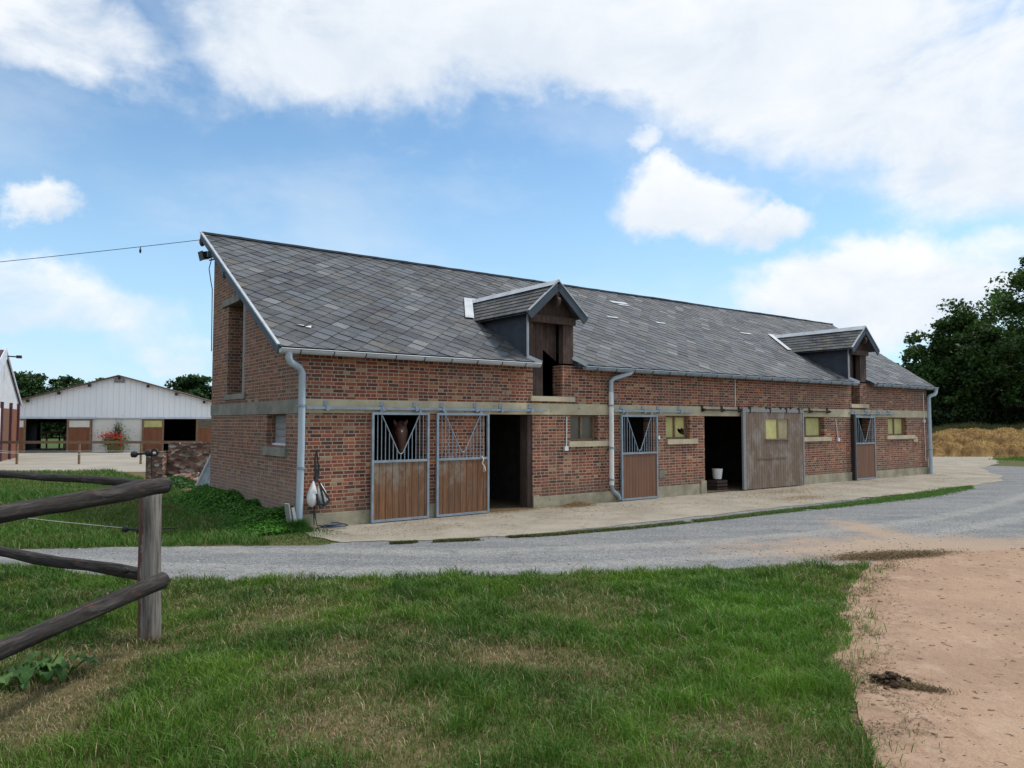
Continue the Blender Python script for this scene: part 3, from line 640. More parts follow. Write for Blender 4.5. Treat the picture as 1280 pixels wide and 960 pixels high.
# downpipes
def pipe(path, r, mat, lab, clips=()):
    d = MB().tube(path, r, 12).build('downpipe', mat, ST, label=lab)
    if clips:
        c = MB()
        for (x, z) in clips: c.tube([(x, path[-1][1] if 0 else -.1, z - .02), (x, -.1, z + .02)], r * 1.22, 12); c.box(x - .02, x + .02, -.1, 0, z - .015, z + .015)
        c.build('pipe_clip', M['galv'], d)
pipe([(-.28, -.25, 3.15), (-.28, -.25, 3.02), (-.25, -.24, 2.95), (-.05, -.13, 2.87), (.02, -.1, 2.78), (.02, -.1, 1.5), (.0, -.1, .1)], .062, M['pvc'], 'grey downpipe at the near corner of the stable', ((.01, 2.2), (.02, 1.1)))
pipe([(8.15, -.25, 3.13), (8.1, -.24, 3.08), (7.68, -.12, 2.95), (7.6, -.1, 2.88), (7.6, -.1, 2.6)], .055, M['pvc'], 'grey elbow leading the gutter into the white downpipe')
pipe([(7.6, -.1, 2.62), (7.6, -.1, .42)], .058, M['pvcw'], 'white downpipe beside the third stall door', ((7.6, 2.3), (7.6, 1.3), (7.6, .55)))
pipe([(7.6, -.1, .44), (7.6, -.1, .36), (7.64, -.1, .28), (7.82, -.1, .16), (7.86, -.1, .06)], .05, M['galv'], 'grey foot of the white downpipe')
pipe([(24.05, -.25, 3.15), (24.04, -.25, 3.0), (23.98, -.24, 2.93), (23.85, -.15, 2.88), (23.78, -.11, 2.8), (23.8, -.11, .03)], .068, M['pvc'], 'grey downpipe at the far corner of the stable', ((23.8, 1.9), (23.8, .9)))
# conduits and small boxes on the wall
def conduit(pts, lab, box=None):
    m = MB().tube(pts, .014, 6)
    if box: m.box(box[0] - .05, box[0] + .05, -.06, -.002, box[1] - .05, box[1] + .05)
    m.build('cable_conduit', M['pvcw'], ST, label=lab)
conduit([(6.27, -.02, 2.02), (6.26, -.02, 1.35)], 'white conduit and switch left of the dark glass window', (6.24, 1.31))
conduit([(12.46, -.02, 3.1), (12.45, -.02, 2.34)], 'white conduit from the gutter to the concrete band')
conduit([(17.58, -.02, 2.02), (17.7, -.02, 1.4)], 'leaning white conduit and switch near the furthest stall door', (17.7, 1.35))
conduit([(23.55, -.02, 3.0), (23.58, -.02, 1.9), (23.6, -.02, 1.25), (23.62, -.02, .5)], 'white conduit beside the far corner downpipe', (23.55, 1.95))
m = MB(); m.box(22.72, 23.0, -.05, -.002, 1.2, 1.3); m.box(22.8, 22.93, -.06, -.002, 1.3, 1.38); m.build('wall_box', M['band'], ST)
m = MB(); m.box(9.3, 9.36, -.04, -.002, 1.48, 1.56); m.build('light_switch', M['pvcw'], ST)
m = MB(); m.box(9.35, 9.55, -.012, .0, .5, .7); m.box(7.75, 7.88, -.012, 0, 2.42, 2.6); m.box(7.72, 7.86, -.014, 0, 1.2, 1.34); m.build('cement_patch', M['band_old'], ST)

# dormers
def dormer(cx, lab, x0, xo, x1, hw, z_s, panel):
    """cx centre, wall opening x0..xo, face x0-.12 .. x1"""
    D = empty('dormer', (0, 0, 0), 0, ST, label=lab); zr = 5.02; ze = 4.3; fl = x0 - .14; fr = x1 + .03; yb = -.32
    yr = (zr - 3.2) / SLP - .18; ye = (ze - 3.2) / SLP - .18; hwr = hw
    # roof planes with small slates
    m = MB()
    for sg in (-1, 1):
        ex = cx + sg * hwr; n_ = 7; nr = 13
        for i in range(nr):
            for j in range(n_):
                t0, t1 = j / n_, (j + 1) / n_
                def P(t, f):
                    yend = ye + (yr - ye) * t; yy = yb + (yend + .1 - yb) * f
                    return Vector((ex + (cx - ex) * t, yy, ze + (zr - ze) * t))
                sh = (.5 if j % 2 else 0) / nr
                f0, f1 = min(1, max(0, i / nr - sh + .0)), min(1, (i + 1) / nr - sh + (1 if i == nr - 1 else 0))
                v = .065 * rr.uniform(.6, 1.5); cc = (v * .95, v, v * 1.08) if rr.random() > .3 else (v * 1.5, v * 1.35, v * 1.05)
                lift = Vector((sg * .01, 0, .02)); pts = [P(t0, f0) + lift, P(t0, f1) + lift, P(t1, f1) + lift * .3, P(t1, f0) + lift * .3]
                m.poly(pts if sg > 0 else pts[::-1], c=cc)
                e = [pts[0], pts[1], pts[1] - lift, pts[0] - lift]; m.poly(e, c=(.02, .02, .022))
        m.poly([(ex, yb, ze - .035), (ex, ye + .1, ze - .035), (cx, yr + .1, zr - .035), (cx, yb, zr - .035)], c=(.04, .04, .045))
    m.build('slates', M['slate'], D)
    m = MB(); sg_ = (zr - ze) / hwr
    for sg in (-1, 1): q0, q1, u_ = Vector((cx, yb - .02, zr + .06)), Vector((cx, yr + .05, zr + .06)), Vector((sg * .15, 0, -.15 * sg_)); P4 = [q0, q0 + u_, q1 + u_, q1]; m.poly(P4 if sg > 0 else P4[::-1])
    m.build('ridge_flashing', M['lead'], D)
    cr_ = math.cos(math.atan(SLP))
    for sg in (-1, 1):
        LL = lambda o_: roof_pt(cx + sg * (hwr + .03 + o_), (ye + .08 + .18) / cr_, .065); KK = lambda o_: roof_pt(cx + sg * (.0 + o_), (yr + .1 + .18) / cr_, .065)
        P4 = [LL(-.05), LL(.2), KK(.2), KK(-.05)]; MB().poly(P4 if sg > 0 else P4[::-1]).build('valley_flashing', M['lead'], D)
    # barge boards in front
    m = MB()
    for sg in (-1, 1): m.bar((cx + sg * (hwr + .03), yb, ze - .09), (cx, yb, zr - .07), .03, .19, up=(0, 0, 1))
    m.build('barge_board', M['bluegrey'], D)
    m = MB()
    for sg in (-1, 1): m.bar((cx + sg * (hwr + .05), yb - .005, ze + .015), (cx, yb - .005, zr + .035), .05, .022)
    m.build('verge_trim', M['lead'], D)
    # gable infill and pulley
    m = MB(); m.poly([(fl, -.03, 4.18), (fr, -.03, 4.18), (cx + hwr * .72, -.03, 4.42), (cx, -.03, 4.98), (cx - hwr * .72, -.03, 4.42)]); m.box(fl, fr, -.12, -.04, 4.12, 4.28); m.build('gable_boards', M['darkwood'], D)
    m = MB(); m.bar((cx, yb + .02, 4.78), (cx, .1, 4.78), .1, .12); m.tube([(cx - .03, yb + .08, 4.6), (cx + .05, yb + .08, 4.6)], .12, 10); m.build('hoist_beam', M['darkwood'], D)
    # cheeks
    m = MB()
    for x in (fl, fr): yy = (4.3 - 3.2) / SLP - .18; m.poly([(x, .0, 3.25), (x, .0, 4.3), (x, yy, 4.3)]); m.poly([(x + .04 * (1 if x < cx else -1), .0, 3.25), (x + .04 * (1 if x < cx else -1), yy, 4.3), (x + .04 * (1 if x < cx else -1), .0, 4.3)])
    m.build('cheek', M['slatewall'], D)
    MB().box(fl - .03, fl + .015, -.03, .0, 3.3, 4.28).build('corner_flashing', M['lead'], D)
    # frame posts + fixed leaf + upper boards
    m = MB(); m.box(fl + .016, x0 + .0, -.025, .1, 3.2, 4.18); m.box(xo, fr, -.03, .12, 3.24, 4.2); m.build('frame_post', M['darkwood'], D)
    if panel:
        MB().box(x0, x0 + .37, .1, .14, z_s, 4.18).build('loft_door', M['darkwood'], D, label='dark plank leaf, half closed')
        m = MB(); m.poly([(x0 + .37, .22, 4.18), (x0 + .37, .22, 3.62), (xo, .22, 3.3), (xo, .22, 4.18)][::-1]); m.build('upper_board', M['darkwood'], D)
    else:
        m = MB(); m.box(x0, x0 + .06, .05, .12, z_s, 4.18); m.poly([(x0 + .06, .2, 4.18), (x0 + .06, .2, 3.5), (xo, .2, 3.35), (xo, .2, 4.18)][::-1]); m.build('upper_board', M['darkwood'], D)
    # cut eaves edges either side
    m = MB(); m.bar((fl - .02, -.02, 3.34), (x0 + .05, -.26, 3.2), .05, .09); m.bar((fr + .0, -.02, 3.4), (fr + .22, -.26, 3.22), .05, .1); m.build('eaves_flashing', M['lead'], D)
dormer(5.78, 'near dormer over the loft opening above the second stall', 5.3, 6.16, 6.44, .8, 2.48, True)
dormer(18.98, 'far dormer above the furthest stall door', 18.6, 19.13, 19.5, .8, 2.5, False)
# floodlight, siren box and loose cable at the gable peak
fl = empty('floodlight', (-.12, 5.3, 5.8), R(8), ST); fl.rotation_euler[1] = R(-14)
m = MB(); m.box(-.22, -.05, .0, .2, -.02, .15); m.box(-.245, -.22, -.02, .22, -.04, .17); m.build('lamp_housing', M['black'], fl)
MB().bar((-.05, .13, -.05), (.22, .13, -.03), .03, .03).build('bracket', M['darkmetal'], fl)
MB().ball((-.3, 5.6, 6.2), (.07, .09, .12), 8).build('alarm_horn', plain('rusty_red', (.14, .05, .04), (.07, .04, .03), 8), ST)
MB().tube([(-.05, DEP + .02, 5.9), (-.1, DEP + .1, 5.6), (-.06, DEP + .08, 5.3), (-.03, DEP + .05, 5.1), (-.02, DEP + .04, 3.6)], .012, 5).build('loose_cable', M['black'], ST)

# overhead cable from the gable peak off to the left
def w3(s, y, z): return (*bw(s, y), z)
a = Vector(w3(-.3, 5.6, 6.25)); b_ = Vector((-26, 19.5, 5.1)); pts = []
for k in range(25): t = k / 24; p = a.lerp(b_, t); p.z -= .12 * 4 * t * (1 - t); pts.append(p)
m = MB().tube(pts, .008, 5); cab = T(m.build('overhead_cable', M['black']), 'thin black cable strung from the gable peak out to the left', 'cable')
m = MB(); p = pts[2]; m.tube([p, p + Vector((0, 0, -.1))], .012, 5); m.ball(p + Vector((0, 0, -.1)), (.03, .03, .06), 6); m.build('cable_tag', M['black'], cab)

# ------------------------------------------------------------------ corner of the paddock fence in the foreground
FE = T(empty('paddock_fence', (-3.15, 6.56, 0)), 'corner of a dark log paddock fence in the left foreground, one post and four rails', 'fence')
def loc(p): return (p[0] + 3.15, p[1] - 6.56, p[2])
def bent(a, b, n, amp, seed):
    a = Vector(loc(a)); b = Vector(loc(b)); return [a.lerp(b, k / n) + Vector((mn.noise(Vector((k * .35, seed, 0))), mn.noise(Vector((k * .35, seed, 5))), mn.noise(Vector((k * .35, seed, 9))))) * amp for k in range(n + 1)]
m = MB(); m.tube([(0, 0, -.1), (.0, 0, .15), (-.01, .0, .6), (-.012, 0, 1.0), (-.02, .0, 1.34), (-.02, 0, 1.37)], [.098, .093, .089, .087, .084, .07], 26, rough=.22, seed=4); m.build('post', M['post'], FE)
def capped(a, b, r0, r1, seed, n=26, sq=1, mat='log', nm='rail', rough=.2, sides=24, lab=None):
    P = bent(a, b, n, .007, seed); rad = [r0 + (r1 - r0) * k / n for k in range(n + 1)]; d = (P[0] - P[1]).normalized()
    P = [P[0] + d * .02, P[0] + d * .008] + P; rad = [r0 * .8, r0 * .96] + rad
    mb = MB().tube(P, rad, sides, rough=rough, seed=seed, squash=sq); o = mb.build(nm, M[mat], FE)
    if lab: o['label'] = lab
    return o
capped((-2.925, 6.3, 1.372), (-3.06, .6, 1.36), .068, .03, 3, lab='upper round rail, blackened and cracked')
capped((-2.92, 6.28, .585), (-3.06, .6, .58), .066, .03, 9, lab='lower round rail, dark with reddish streaks')
capped((-3.18, 6.72, 1.345), (-9.0, 10.0, 1.35), .047, .05, 14, sq=.8, lab='upper split rail running back to the left')
m = MB(); a, b_ = Vector(loc((-3.2, 6.7, .53))), Vector(loc((-9.0, 10.0, .54)))
P = [a.lerp(b_, k / 14) + Vector((0, 0, .012 * math.sin(k * 1.3))) for k in range(15)]
m.tube(P, [.055 + .006 * math.sin(k * 2.1) for k in range(15)], 14, rough=.2, seed=21, squash=1.0); m.build('rail', M['log'], FE, label='lower split rail running back to the left')
for z_ in (1.372, .585):
    MB().tube([loc((-2.9, 6.28, z_)), loc((-2.852, 6.28, z_))], .011, 8).build('bolt', M['darkmetal'], FE)
def insulator(p, dv, lab, rod=None):
    I = empty('insulator', (0, 0, 0), 0, FE, label=lab); p = Vector(loc(p)); d = Vector(dv).normalized(); m = MB()
    m.tube([p, p + d * .03, p + d * .045], [.024, .03, .02], 10); m.tube([p + d * .045, p + d * .13], .011, 8); m.tube([p + d * .12, p + d * .135, p + d * .16, p + d * .175], [.02, .032, .032, .02], 10)
    c = p + d * .2; m.tube([c + Vector((math.cos(t) * .028, 0, math.sin(t) * .028)) for t in [k * math.pi / 4 for k in range(9)]], .009, 6, caps=False); m.build('body', M['black'], I)
    if rod: MB().tube([Vector(loc(r)) for r in rod], .006, 6).build('rod', M['darkmetal'], I)
insulator((-3.31, 6.5, 1.62), (1, 0, .1), 'black insulator standing above the post top', [(-3.14, 6.5, 1.63), (-3.14, 6.53, 1.36)])
insulator((-3.42, 6.6, .965), (1, 0, -.05), 'black insulator at mid height beside the post', [(-3.24, 6.6, .96), (-2.93, 6.6, .975)])
insulator((-3.42, 6.62, .6), (1, 0, -.1), 'black insulator just above the lower rail', [(-3.24, 6.62, .58), (-3.17, 6.6, .58)])
m = MB()
for z in (1.62, .965): m.tube([loc(q) for q in ((-3.25, 6.56, z), (-4.4, 7.3, z - .03), (-6, 8.3, z - .05), (-9, 10, z))], .0022, 4)
m.build('electric_wire', M['pvcw'], FE)

# ------------------------------------------------------------------ white steel barn across the yard
def clad_mat():
    m, nt, b = newmat('white_corrugated_cladding'); uv = uvc(nt); s = sep(nt, uv)
    f = mth(nt, 'FRACT', mth(nt, 'DIVIDE', s[0], .33)); e = mth(nt, 'MINIMUM', f, mth(nt, 'SUBTRACT', 1., f))
    c = mix(nt, ss(nt, noi(nt, scl(nt, uv, (1, .3, 1)), .8, 3), .35, .7), (.86, .88, .9), (.8, .83, .86)); c = mix(nt, ss(nt, e, .02, .07, .2, 0), c, (.3, .36, .42))
    put(nt, b.inputs['Base Color'], c); b.inputs['Roughness'].default_value = .5; bump(nt, b, ss(nt, e, .02, .1), .7, .02); return m
M['clad'] = clad_mat(); M['render'] = plain('white_render', (.72, .71, .66), (.6, .59, .54), .8, .9, coord='uv', fine=.1)
M['rustdoor'] = plain('rust_brown_sheet', (.22, .085, .04), (.15, .06, .03), 1.2, .7, stretch=(3, .6, 1), fine=.3)
WB = T(empty('white_barn', (-25.25, 47.8, 0), WA), 'wide white gabled barn with brown sliding doors across the concrete yard', 'barn')
HW = 7.3; E0 = 2.73; ZR = 4.88; WD = 9.; zt = lambda x: ZR - abs(x) / HW * (ZR - E0)
wc, ws = math.cos(WA), math.sin(WA)
def U(u, d=0):      # metres along the gable
    k = (u - 640) / 930; return (k * (47.8 + d * wc) + 25.25 + d * ws) / (wc - k * ws)
def wbw(x, y): return (-25.25 + x * wc - y * ws, 47.8 + x * ws + y * wc)
m = MB(); m.poly([(-HW, 0, 2.18), (HW, 0, 2.18), (HW, 0, E0), (0, 0, ZR), (-HW, 0, E0)]); m.poly([(-HW, .1, 2.18), (-HW, .1, E0), (0, .1, ZR), (HW, .1, E0), (HW, .1, 2.18)]); m.poly([(-HW, 0, 2.18), (-HW, .1, 2.18), (HW, .1, 2.18), (HW, 0, 2.18)]); m.build('gable_cladding', M['clad'], WB)
m = MB(); m.box(U(116), U(178), .03, .2, 0, 2.175); m.box(-HW, U(24), .03, .2, 0, 2.17); m.box(U(250), HW, .03, .2, 0, 2.17); m.build('front_wall', M['render'], WB)
m = MB(); m.box(-HW, -HW + .15, .21, WD, 0, E0 - .05); m.box(HW - .15, HW, .21, WD, 0, E0 - .05)
m.box(-HW + .16, U(53, WD), WD - .2, WD, 0, 2.6); m.box(U(84, WD), HW - .16, WD - .2, WD, 0, 2.6); m.poly([(-HW, WD - .1, 1.9), (HW, WD - .1, 1.9), (HW, WD - .1, E0), (0, WD - .1, ZR), (-HW, WD - .1, E0)]); m.box(U(120), U(121), .3, WD - .3, 0, 2.6)
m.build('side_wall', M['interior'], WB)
m = MB()
for sg in (-1, 1):
    A = [(0, -.35, ZR + .06), (sg * (HW + .3), -.35, E0 - .01), (sg * (HW + .3), WD + .3, E0 - .01), (0, WD + .3, ZR + .06)]; m.poly(A if sg > 0 else A[::-1]); Bq = [(x, y, z - .07) for x, y, z in A]; m.poly(Bq[::-1] if sg > 0 else Bq); m.poly([A[0], A[1], Bq[1], Bq[0]])
m.build('roof', plain('brown_roof_sheet', (.14, .09, .07), (.1, .07, .06), 2), WB)
m = MB()
for k in range(9):
    x = -HW + .5 + k * (2 * HW - 1) / 8; z = zt(x) - .12; m.box(x - .06, x + .06, -.3, -.01, z - .1, z + .06)
m.build('purlin_end', M['darkmetal'], WB)
m = MB(); m.box(-.3, .3, -.1, -.01, ZR - .42, ZR - .3); m.box(-.25, -.2, -.1, -.01, ZR - .3, ZR - .15); m.box(.2, .25, -.1, -.01, ZR - .3, ZR - .15); m.build('gable_lamp', M['greyboard'], WB)
m = MB(); m.box(-HW, U(121), -.14, -.01, 2.13, 2.25); m.box(U(177), HW + .2, -.14, -.01, 2.13, 2.25); m.build('door_track', M['whitetrim'], WB)
MB().box(U(116), U(178), -.03, -.002, 2.12, 2.2).build('base_rail', M['lead'], WB)
def wdoor(x0, x1, yy, top, ptm, lab):
    d = empty('sliding_door', (0, 0, 0), 0, WB, label=lab); zc = 1.6
    m = MB()
    for a in (x0, x1 - .12): m.box(a, a + .12, yy - .06, yy, .03, 2.12)
    m.box(x0 + .12, x1 - .12, yy - .055, yy, 2.02, 2.12); m.box(x0 + .12, x1 - .12, yy - .055, yy, zc - .06, zc); m.build('frame', M['brownframe'], d)
    MB().box(x0 + .12, x1 - .12, yy - .035, yy - .01, .03, zc - .06).build('panel', M['rustdoor'], d); MB().box(x0 + .12, x1 - .12, yy - .03, yy - .015, zc, 2.02).build('pane', ptm, d)
wdoor(U(85), U(116), -.06, 1, M['render'], 'rust-brown door with a white top pane right of the left opening'); wdoor(U(178.5), U(206), -.06, 1, M['yellow'], 'rust-brown door with a yellow top pane'); wdoor(U(15), U(34), -.06, 1, M['render'], 'rust-brown door with a white pane at the far left'); wdoor(U(246), U(275), -.06, 1, M['glass'], 'orange-brown door with a grey pane beside the brick gable')
m = MB()
for x in (U(58, WD), U(74, WD), U(80, WD)): m.box(x - .05, x + .05, WD + .3, WD + .4, 0, 1.2)
m.box(U(50, WD), U(88, WD), WD + .3, WD + .38, .7, .8); m.box(U(50, WD), U(88, WD), WD + .3, WD + .38, 1.1, 1.2); m.build('inner_railing', M['brownframe'], WB)

# white building with purple-red trim at the left edge
LB = T(empty('red_trimmed_building', (-25.0, 36.5, 0), math.atan2(-.907, .42)), 'white gabled building with a purple-red roof and white verge at the left edge', 'building')
# local x runs along the gable towards the camera, local y away to the right; building extends to -y ... (x along (.5,-.866), y along (.866,.5))
HG = 4.45; LE = 2.95; LR = 5.42
M['purple'] = plain('purple_red_paint', (.1, .035, .05), (.07, .028, .04), 3, .6)
m = MB(); m.poly([(-HG, 0, 2.55), (HG + 2, 0, 2.0), (HG + 2, 0, 2.2), (0, 0, LR), (-HG, 0, LE)], mi=0); m.build('gable_cladding', plain('grey_white_sheet', (.55, .57, .6), (.46, .48, .5), 2), LB)
m = MB()
m.poly([(0, -14, LR + .05), (0, .06, LR + .05), (HG + 2.2, .06, 2.1), (HG + 2.2, -14, 2.1)]); m.poly([(0, .06, LR + .05), (0, -14, LR + .05), (-HG - .3, -14, LE - .1), (-HG - .3, .06, LE - .1)]); m.build('roof', M['purple'], LB)
m = MB(); m.bar((0, .1, LR - .1), (HG + 2.2, .1, 1.95), .05, .6); m.bar((0, .1, LR + .02), (-HG - .3, .1, LE - .13), .05, .1); m.build('verge_board', M['whitetrim'], LB)
m = MB()
for x, w_ in ((-4.1, .18), (-2.0, .22), (.3, .18), (2.2, .22), (4, .2)): m.box(x, x + w_, -.06, .12, 0, 2.9)
m.build('post', M['purple'], LB)
MB().box(-3.9, -2.0, -.05, .02, 0, 2.6).build('door_panel', M['rustdoor'], LB); MB().box(.48, 2.2, -.05, .03, 0, 2.6).build('wall_panel', M['render'], LB); MB().box(-1.78, .3, -.05, .02, 0, 2.6).build('door_panel', M['stall2'], LB); MB().box(2.42, 5.6, -.05, .02, 0, 2.1).build('door_panel', M['rustdoor'], LB)
m = MB(); m.bar((-.1, .0, LR - .25), (-.1, .55, LR - .27), .06, .06); m.box(-.2, 0, .5, .72, LR - .34, LR - .2); m.build('gable_lamp', M['darkmetal'], LB)

# post-and-rail fence beside the yard
YF = T(empty('rail_fence', (-22.3, 33.9, 0)), 'low brown post-and-rail fence between the meadow and the concrete yard', 'fence')
for x in (-2.6, -.17, 2.65, 5.45): MB().tube([(x, 0, -.05), (x, 0, 1.06)], [.055, .05], 8).build('post', M['brownframe'], YF)
m = MB(); m.bar((-4, -.07, 1.0), (8.2, -.07, 1.0), .04, .12); m.build('rail', plain('brown_rail', (.2, .13, .08), (.15, .1, .07), 5), YF)
m = MB(); m.tube([(-4, -.1, .62), (-.2, -.08, .6), (5.4, -.08, .61)], .006, 5); m.tube([(-8, -3.5, .72), (-2.6, -.08, .78), (-.2, -.08, .56)], .008, 5); m.build('electric_tape', M['pvcw'], YF)

# ruined brick wall, rubble and leaning sheet behind the gable
RW = T(empty('old_brick_wall', (-11.3, 23.4, 0)), 'crumbling old brick wall with a stepped end standing behind the stable', 'wall')
m = MB(); rr = random.Random(5)
m.box(0, .52, -.35, .1, 0, .93)
for k in range(9): x = .52 + k * .22; h = 1.22 + rr.uniform(-.03, .03) + (.12 if k > 6 else 0); m.box(x, x + .22, .0, .3, 0, h)
m.box(2.5, 6, .0, .3, 0, 1.4)
for k in range(10): x = .25 + k * .22 + rr.uniform(-.05, .05); z = .93 if x < .5 else 1.2; m.box(x, x + .2, .02 + (-.3 if x < .45 else 0), .14, z, z + .065)
RWm = m.build('brickwork', brick_mat('ruin_brick', 1), RW)
def ruin():
    m, nt, b = newmat('ruined_masonry'); uv = uvc(nt); v = nt.nodes.new('ShaderNodeTexVoronoi'); v.inputs['Scale'].default_value = 1; put(nt, v.inputs['Vector'], scl(nt, uv, (6, 13, 1)))
    c = ramp(nt, sep(nt, v.outputs['Color'])[0], [(0, (.07, .045, .038)), (.4, (.2, .095, .065)), (.7, (.27, .17, .13)), (.9, (.38, .33, .27)), (1, (.5, .46, .4))])
    c = mix(nt, ss(nt, noi(nt, uv, 1.8, 4), .4, .65, 0, .6), c, (.07, .055, .045)); put(nt, b.inputs['Base Color'], c); b.inputs['Roughness'].default_value = .95; bump(nt, b, v.outputs['Distance'], .9, .03); return m
RWm.data.materials[0] = ruin()
m = MB()
for k in range(130):
    t = rr.random(); x = 2.35 * rr.random() ** .8 + .4; y = -.15 - abs(rr.gauss(0, .35)); z = max(.02, .38 - abs(y) * .42) * rr.random(); s_ = rr.uniform(.05, .12)
    i0 = len(m.v); c = rr.choice([(.3, .14, .1), (.36, .2, .15), (.5, .45, .38), (.22, .1, .08), (.4, .3, .22)]); m.box(x, x + s_ * 1.9, y, y + s_, z, z + s_ * .75, c=c)
    rot = Matrix.Rotation(rr.uniform(-1.2, 1.2), 3, Vector((rr.gauss(0, 1), rr.gauss(0, 1), rr.gauss(0, 1))).normalized()); cc = Vector((x + s_, y, z + s_ * .3))
    for q in range(i0, len(m.v)): m.v[q] = rot @ (m.v[q] - cc) + cc
mt, nt, b = newmat('rubble'); put(nt, b.inputs['Base Color'], mix(nt, 1., attr(nt, 'Col'), ramp(nt, noi(nt, objc(nt), 9, 4), [(.3, (.6,) * 3), (.7, (1.2,) * 3)]), 'MULTIPLY')); M['rubble'] = mt
o = m.build('rubble_pile', M['rubble']); o.location = (-11.2, 23.3, 0); o['kind'] = 'stuff'; T(o, 'pile of broken bricks and stone at the foot of the old wall', 'rubble')
GS = empty('corrugated_sheet', (-9.25, 21.9, 0), R(0)); T(GS, 'blue-grey corrugated sheet leaning beside the back corner of the stable', 'metal sheet')
m = MB()
for k in range(16):
    x0_, x1_ = k * .055, (k + 1) * .055; y0_, y1_ = (.012 if k % 2 else -.012), (.012 if (k + 1) % 2 else -.012)
    q = lambda x, y, z: (x + z * .36, y + z * .25, z); m.poly([q(x0_, y0_, .05), q(x1_, y1_, .05), q(x1_, y1_, 1.0), q(x0_, y0_, 1.0)]); m.poly([q(x1_, y1_ + .004, .05), q(x0_, y0_ + .004, .05), q(x0_, y0_ + .004, 1.0), q(x1_, y1_ + .004, 1.0)])
m.build('sheet', M['galv'], GS); MB().bar((0, -.02, .05), (.36, .23, 1.02), .04, .04).build('edge_strip', M['lead'], GS)

# ------------------------------------------------------------------ things around the stable
# bucket in the dark doorway
BK = T(empty('bucket', (*bw(12.1, .35), .07), BA), 'small white bucket in the dark doorway beside the big plank door', 'bucket')
BK.location.z = .045
m = MB(); m.tube([(0, 0, .0), (0, 0, .3)], [.17, .2], 8); 
st = MB(); st.box(-.2, .2, -.15, .18, .0, .2, c=(.1, .08, .06)); 
m = MB(); pr = [(.0, .118), (.0, .12), (.15, .138), (.28, .152), (.3, .16), (.315, .16)]
m.tube([(0, 0, z) for z, r in pr], [r for z, r in pr], 24, caps=False); m.tube([(0, 0, .31), (0, 0, .03)], [.15, .115], 24, caps=True); m.build('pail', M['pvcw'], BK)
MB().tube([(.15 * math.cos(t), 0.02, .3 - .19 * math.sin(t)) for t in [k * math.pi / 8 for k in range(9)]], .005, 5).build('handle', M['darkmetal'], BK)
CR = T(empty('wooden_crate', (*bw(12.1, .35), .045), BA), 'low dark wooden crate under the white bucket', 'crate')
m = MB()
for z in (.0, .1, .19):
    m.box(-.2, .2, -.17, -.15, z, z + .07); m.box(-.2, .2, .15, .17, z, z + .07); m.box(-.22, -.2, -.17, .17, z, z + .07); m.box(.2, .22, -.17, .17, z, z + .07)
for x in (-.16, 0, .16): m.box(x - .05, x + .05, -.145, .145, .24, .26)
m.build('slats', M['darkwood'], CR); BK.location.z = .045 + .262
MB().tube([(.0, -.0, 0), (0.02, -.06, .5), (.03, -.1, 1.0)], .012, 6)
# hanging cream pouch with black trim
BG = T(empty('hanging_bag', (*bw(.3, -.07), .4), BA), 'cream bag with black trim hanging from a dark strap beside the corner downpipe', 'bag')
def lobe(cx, tilt, sc):
    m = MB(); pr = [(.62, .012), (.56, .03), (.48, .055), (.36, .085), (.24, .105), (.13, .1), (.05, .065), (.01, .02)]
    P = [(cx + tilt * (1 - z / .62), -.06, z * sc) for z, r in pr]; return m.tube(P, [r for z, r in pr], 14, squash=.5 if 0 else .9)
m = lobe(-.06, -.03, .75); m.build('lobe', M['pvcw'], BG, label='left cream lobe'); lobe(.05, .1, .72).build('lobe', M['pvcw'], BG, label='right cream lobe')
m = MB(); m.bar((.0, -.17, .46), (.1, -.19, .03), .035, .02, up=(0, 1, 0)); m.bar((.02, -.17, .4), (.21, -.17, .1), .03, .02, up=(0, 1, 0)); m.tube([(-.03, -.155, .18), (.02, -.17, .06), (.1, -.175, .03), (.2, -.17, .12)], .022, 8); m.tube([(-.03, -.14, .24), (-.02, -.17, .1), (.03, -.18, .0)], .018, 8); m.build('black_trim', M['black'], BG)
m = MB(); m.tube([(-.01, -.05, .44), (0, -.03, .62), (-.02, -.02, .85), (.01, -.02, 1.0)], [.045, .03, .016, .014], 8); m.tube([(.03, -.05, .5), (.05, -.03, .7), (.01, -.02, .98)], .014, 6); m.tube([(-.02, -.03, .05), (-.03, -.02, -.1), (-.02, -.02, -.32)], .009, 5); m.build('strap', M['black'], BG)
# hose on the apron by the corner
m = MB(); P = [];
for k in range(60): t = k / 59; a = t * 4.5 * math.pi; r = .2 + .05 * math.sin(a * .37); P.append((.28 + r * 1.2 * math.cos(a), -.22 + r * .45 * math.sin(a), .045 + .018 * (k // 14)))
m.tube([(.02, -.03, .3), (.05, -.08, .08)] + P, .011, 6); hz = m.build('hose', plain('dark_blue_hose', (.03, .05, .09), (.02, .03, .06), 3, .5)); hz.location = (*bw(.25, -.1), 0); hz.rotation_euler = (0, 0, BA); T(hz, 'dark blue hose coiled on the concrete at the near corner of the stable', 'hose')
m = MB(); m.bar((0, 0, 0), (-.05, -.1, .5), .1, .03); m.bar((.12, -.05, 0), (.02, 0, .42), .07, .03); pl = m.build('loose_plank', M['greyboard']); pl.location = (*bw(-.15, -.12), 0); T(pl, 'short grey planks propped against the corner under the downpipe', 'plank')

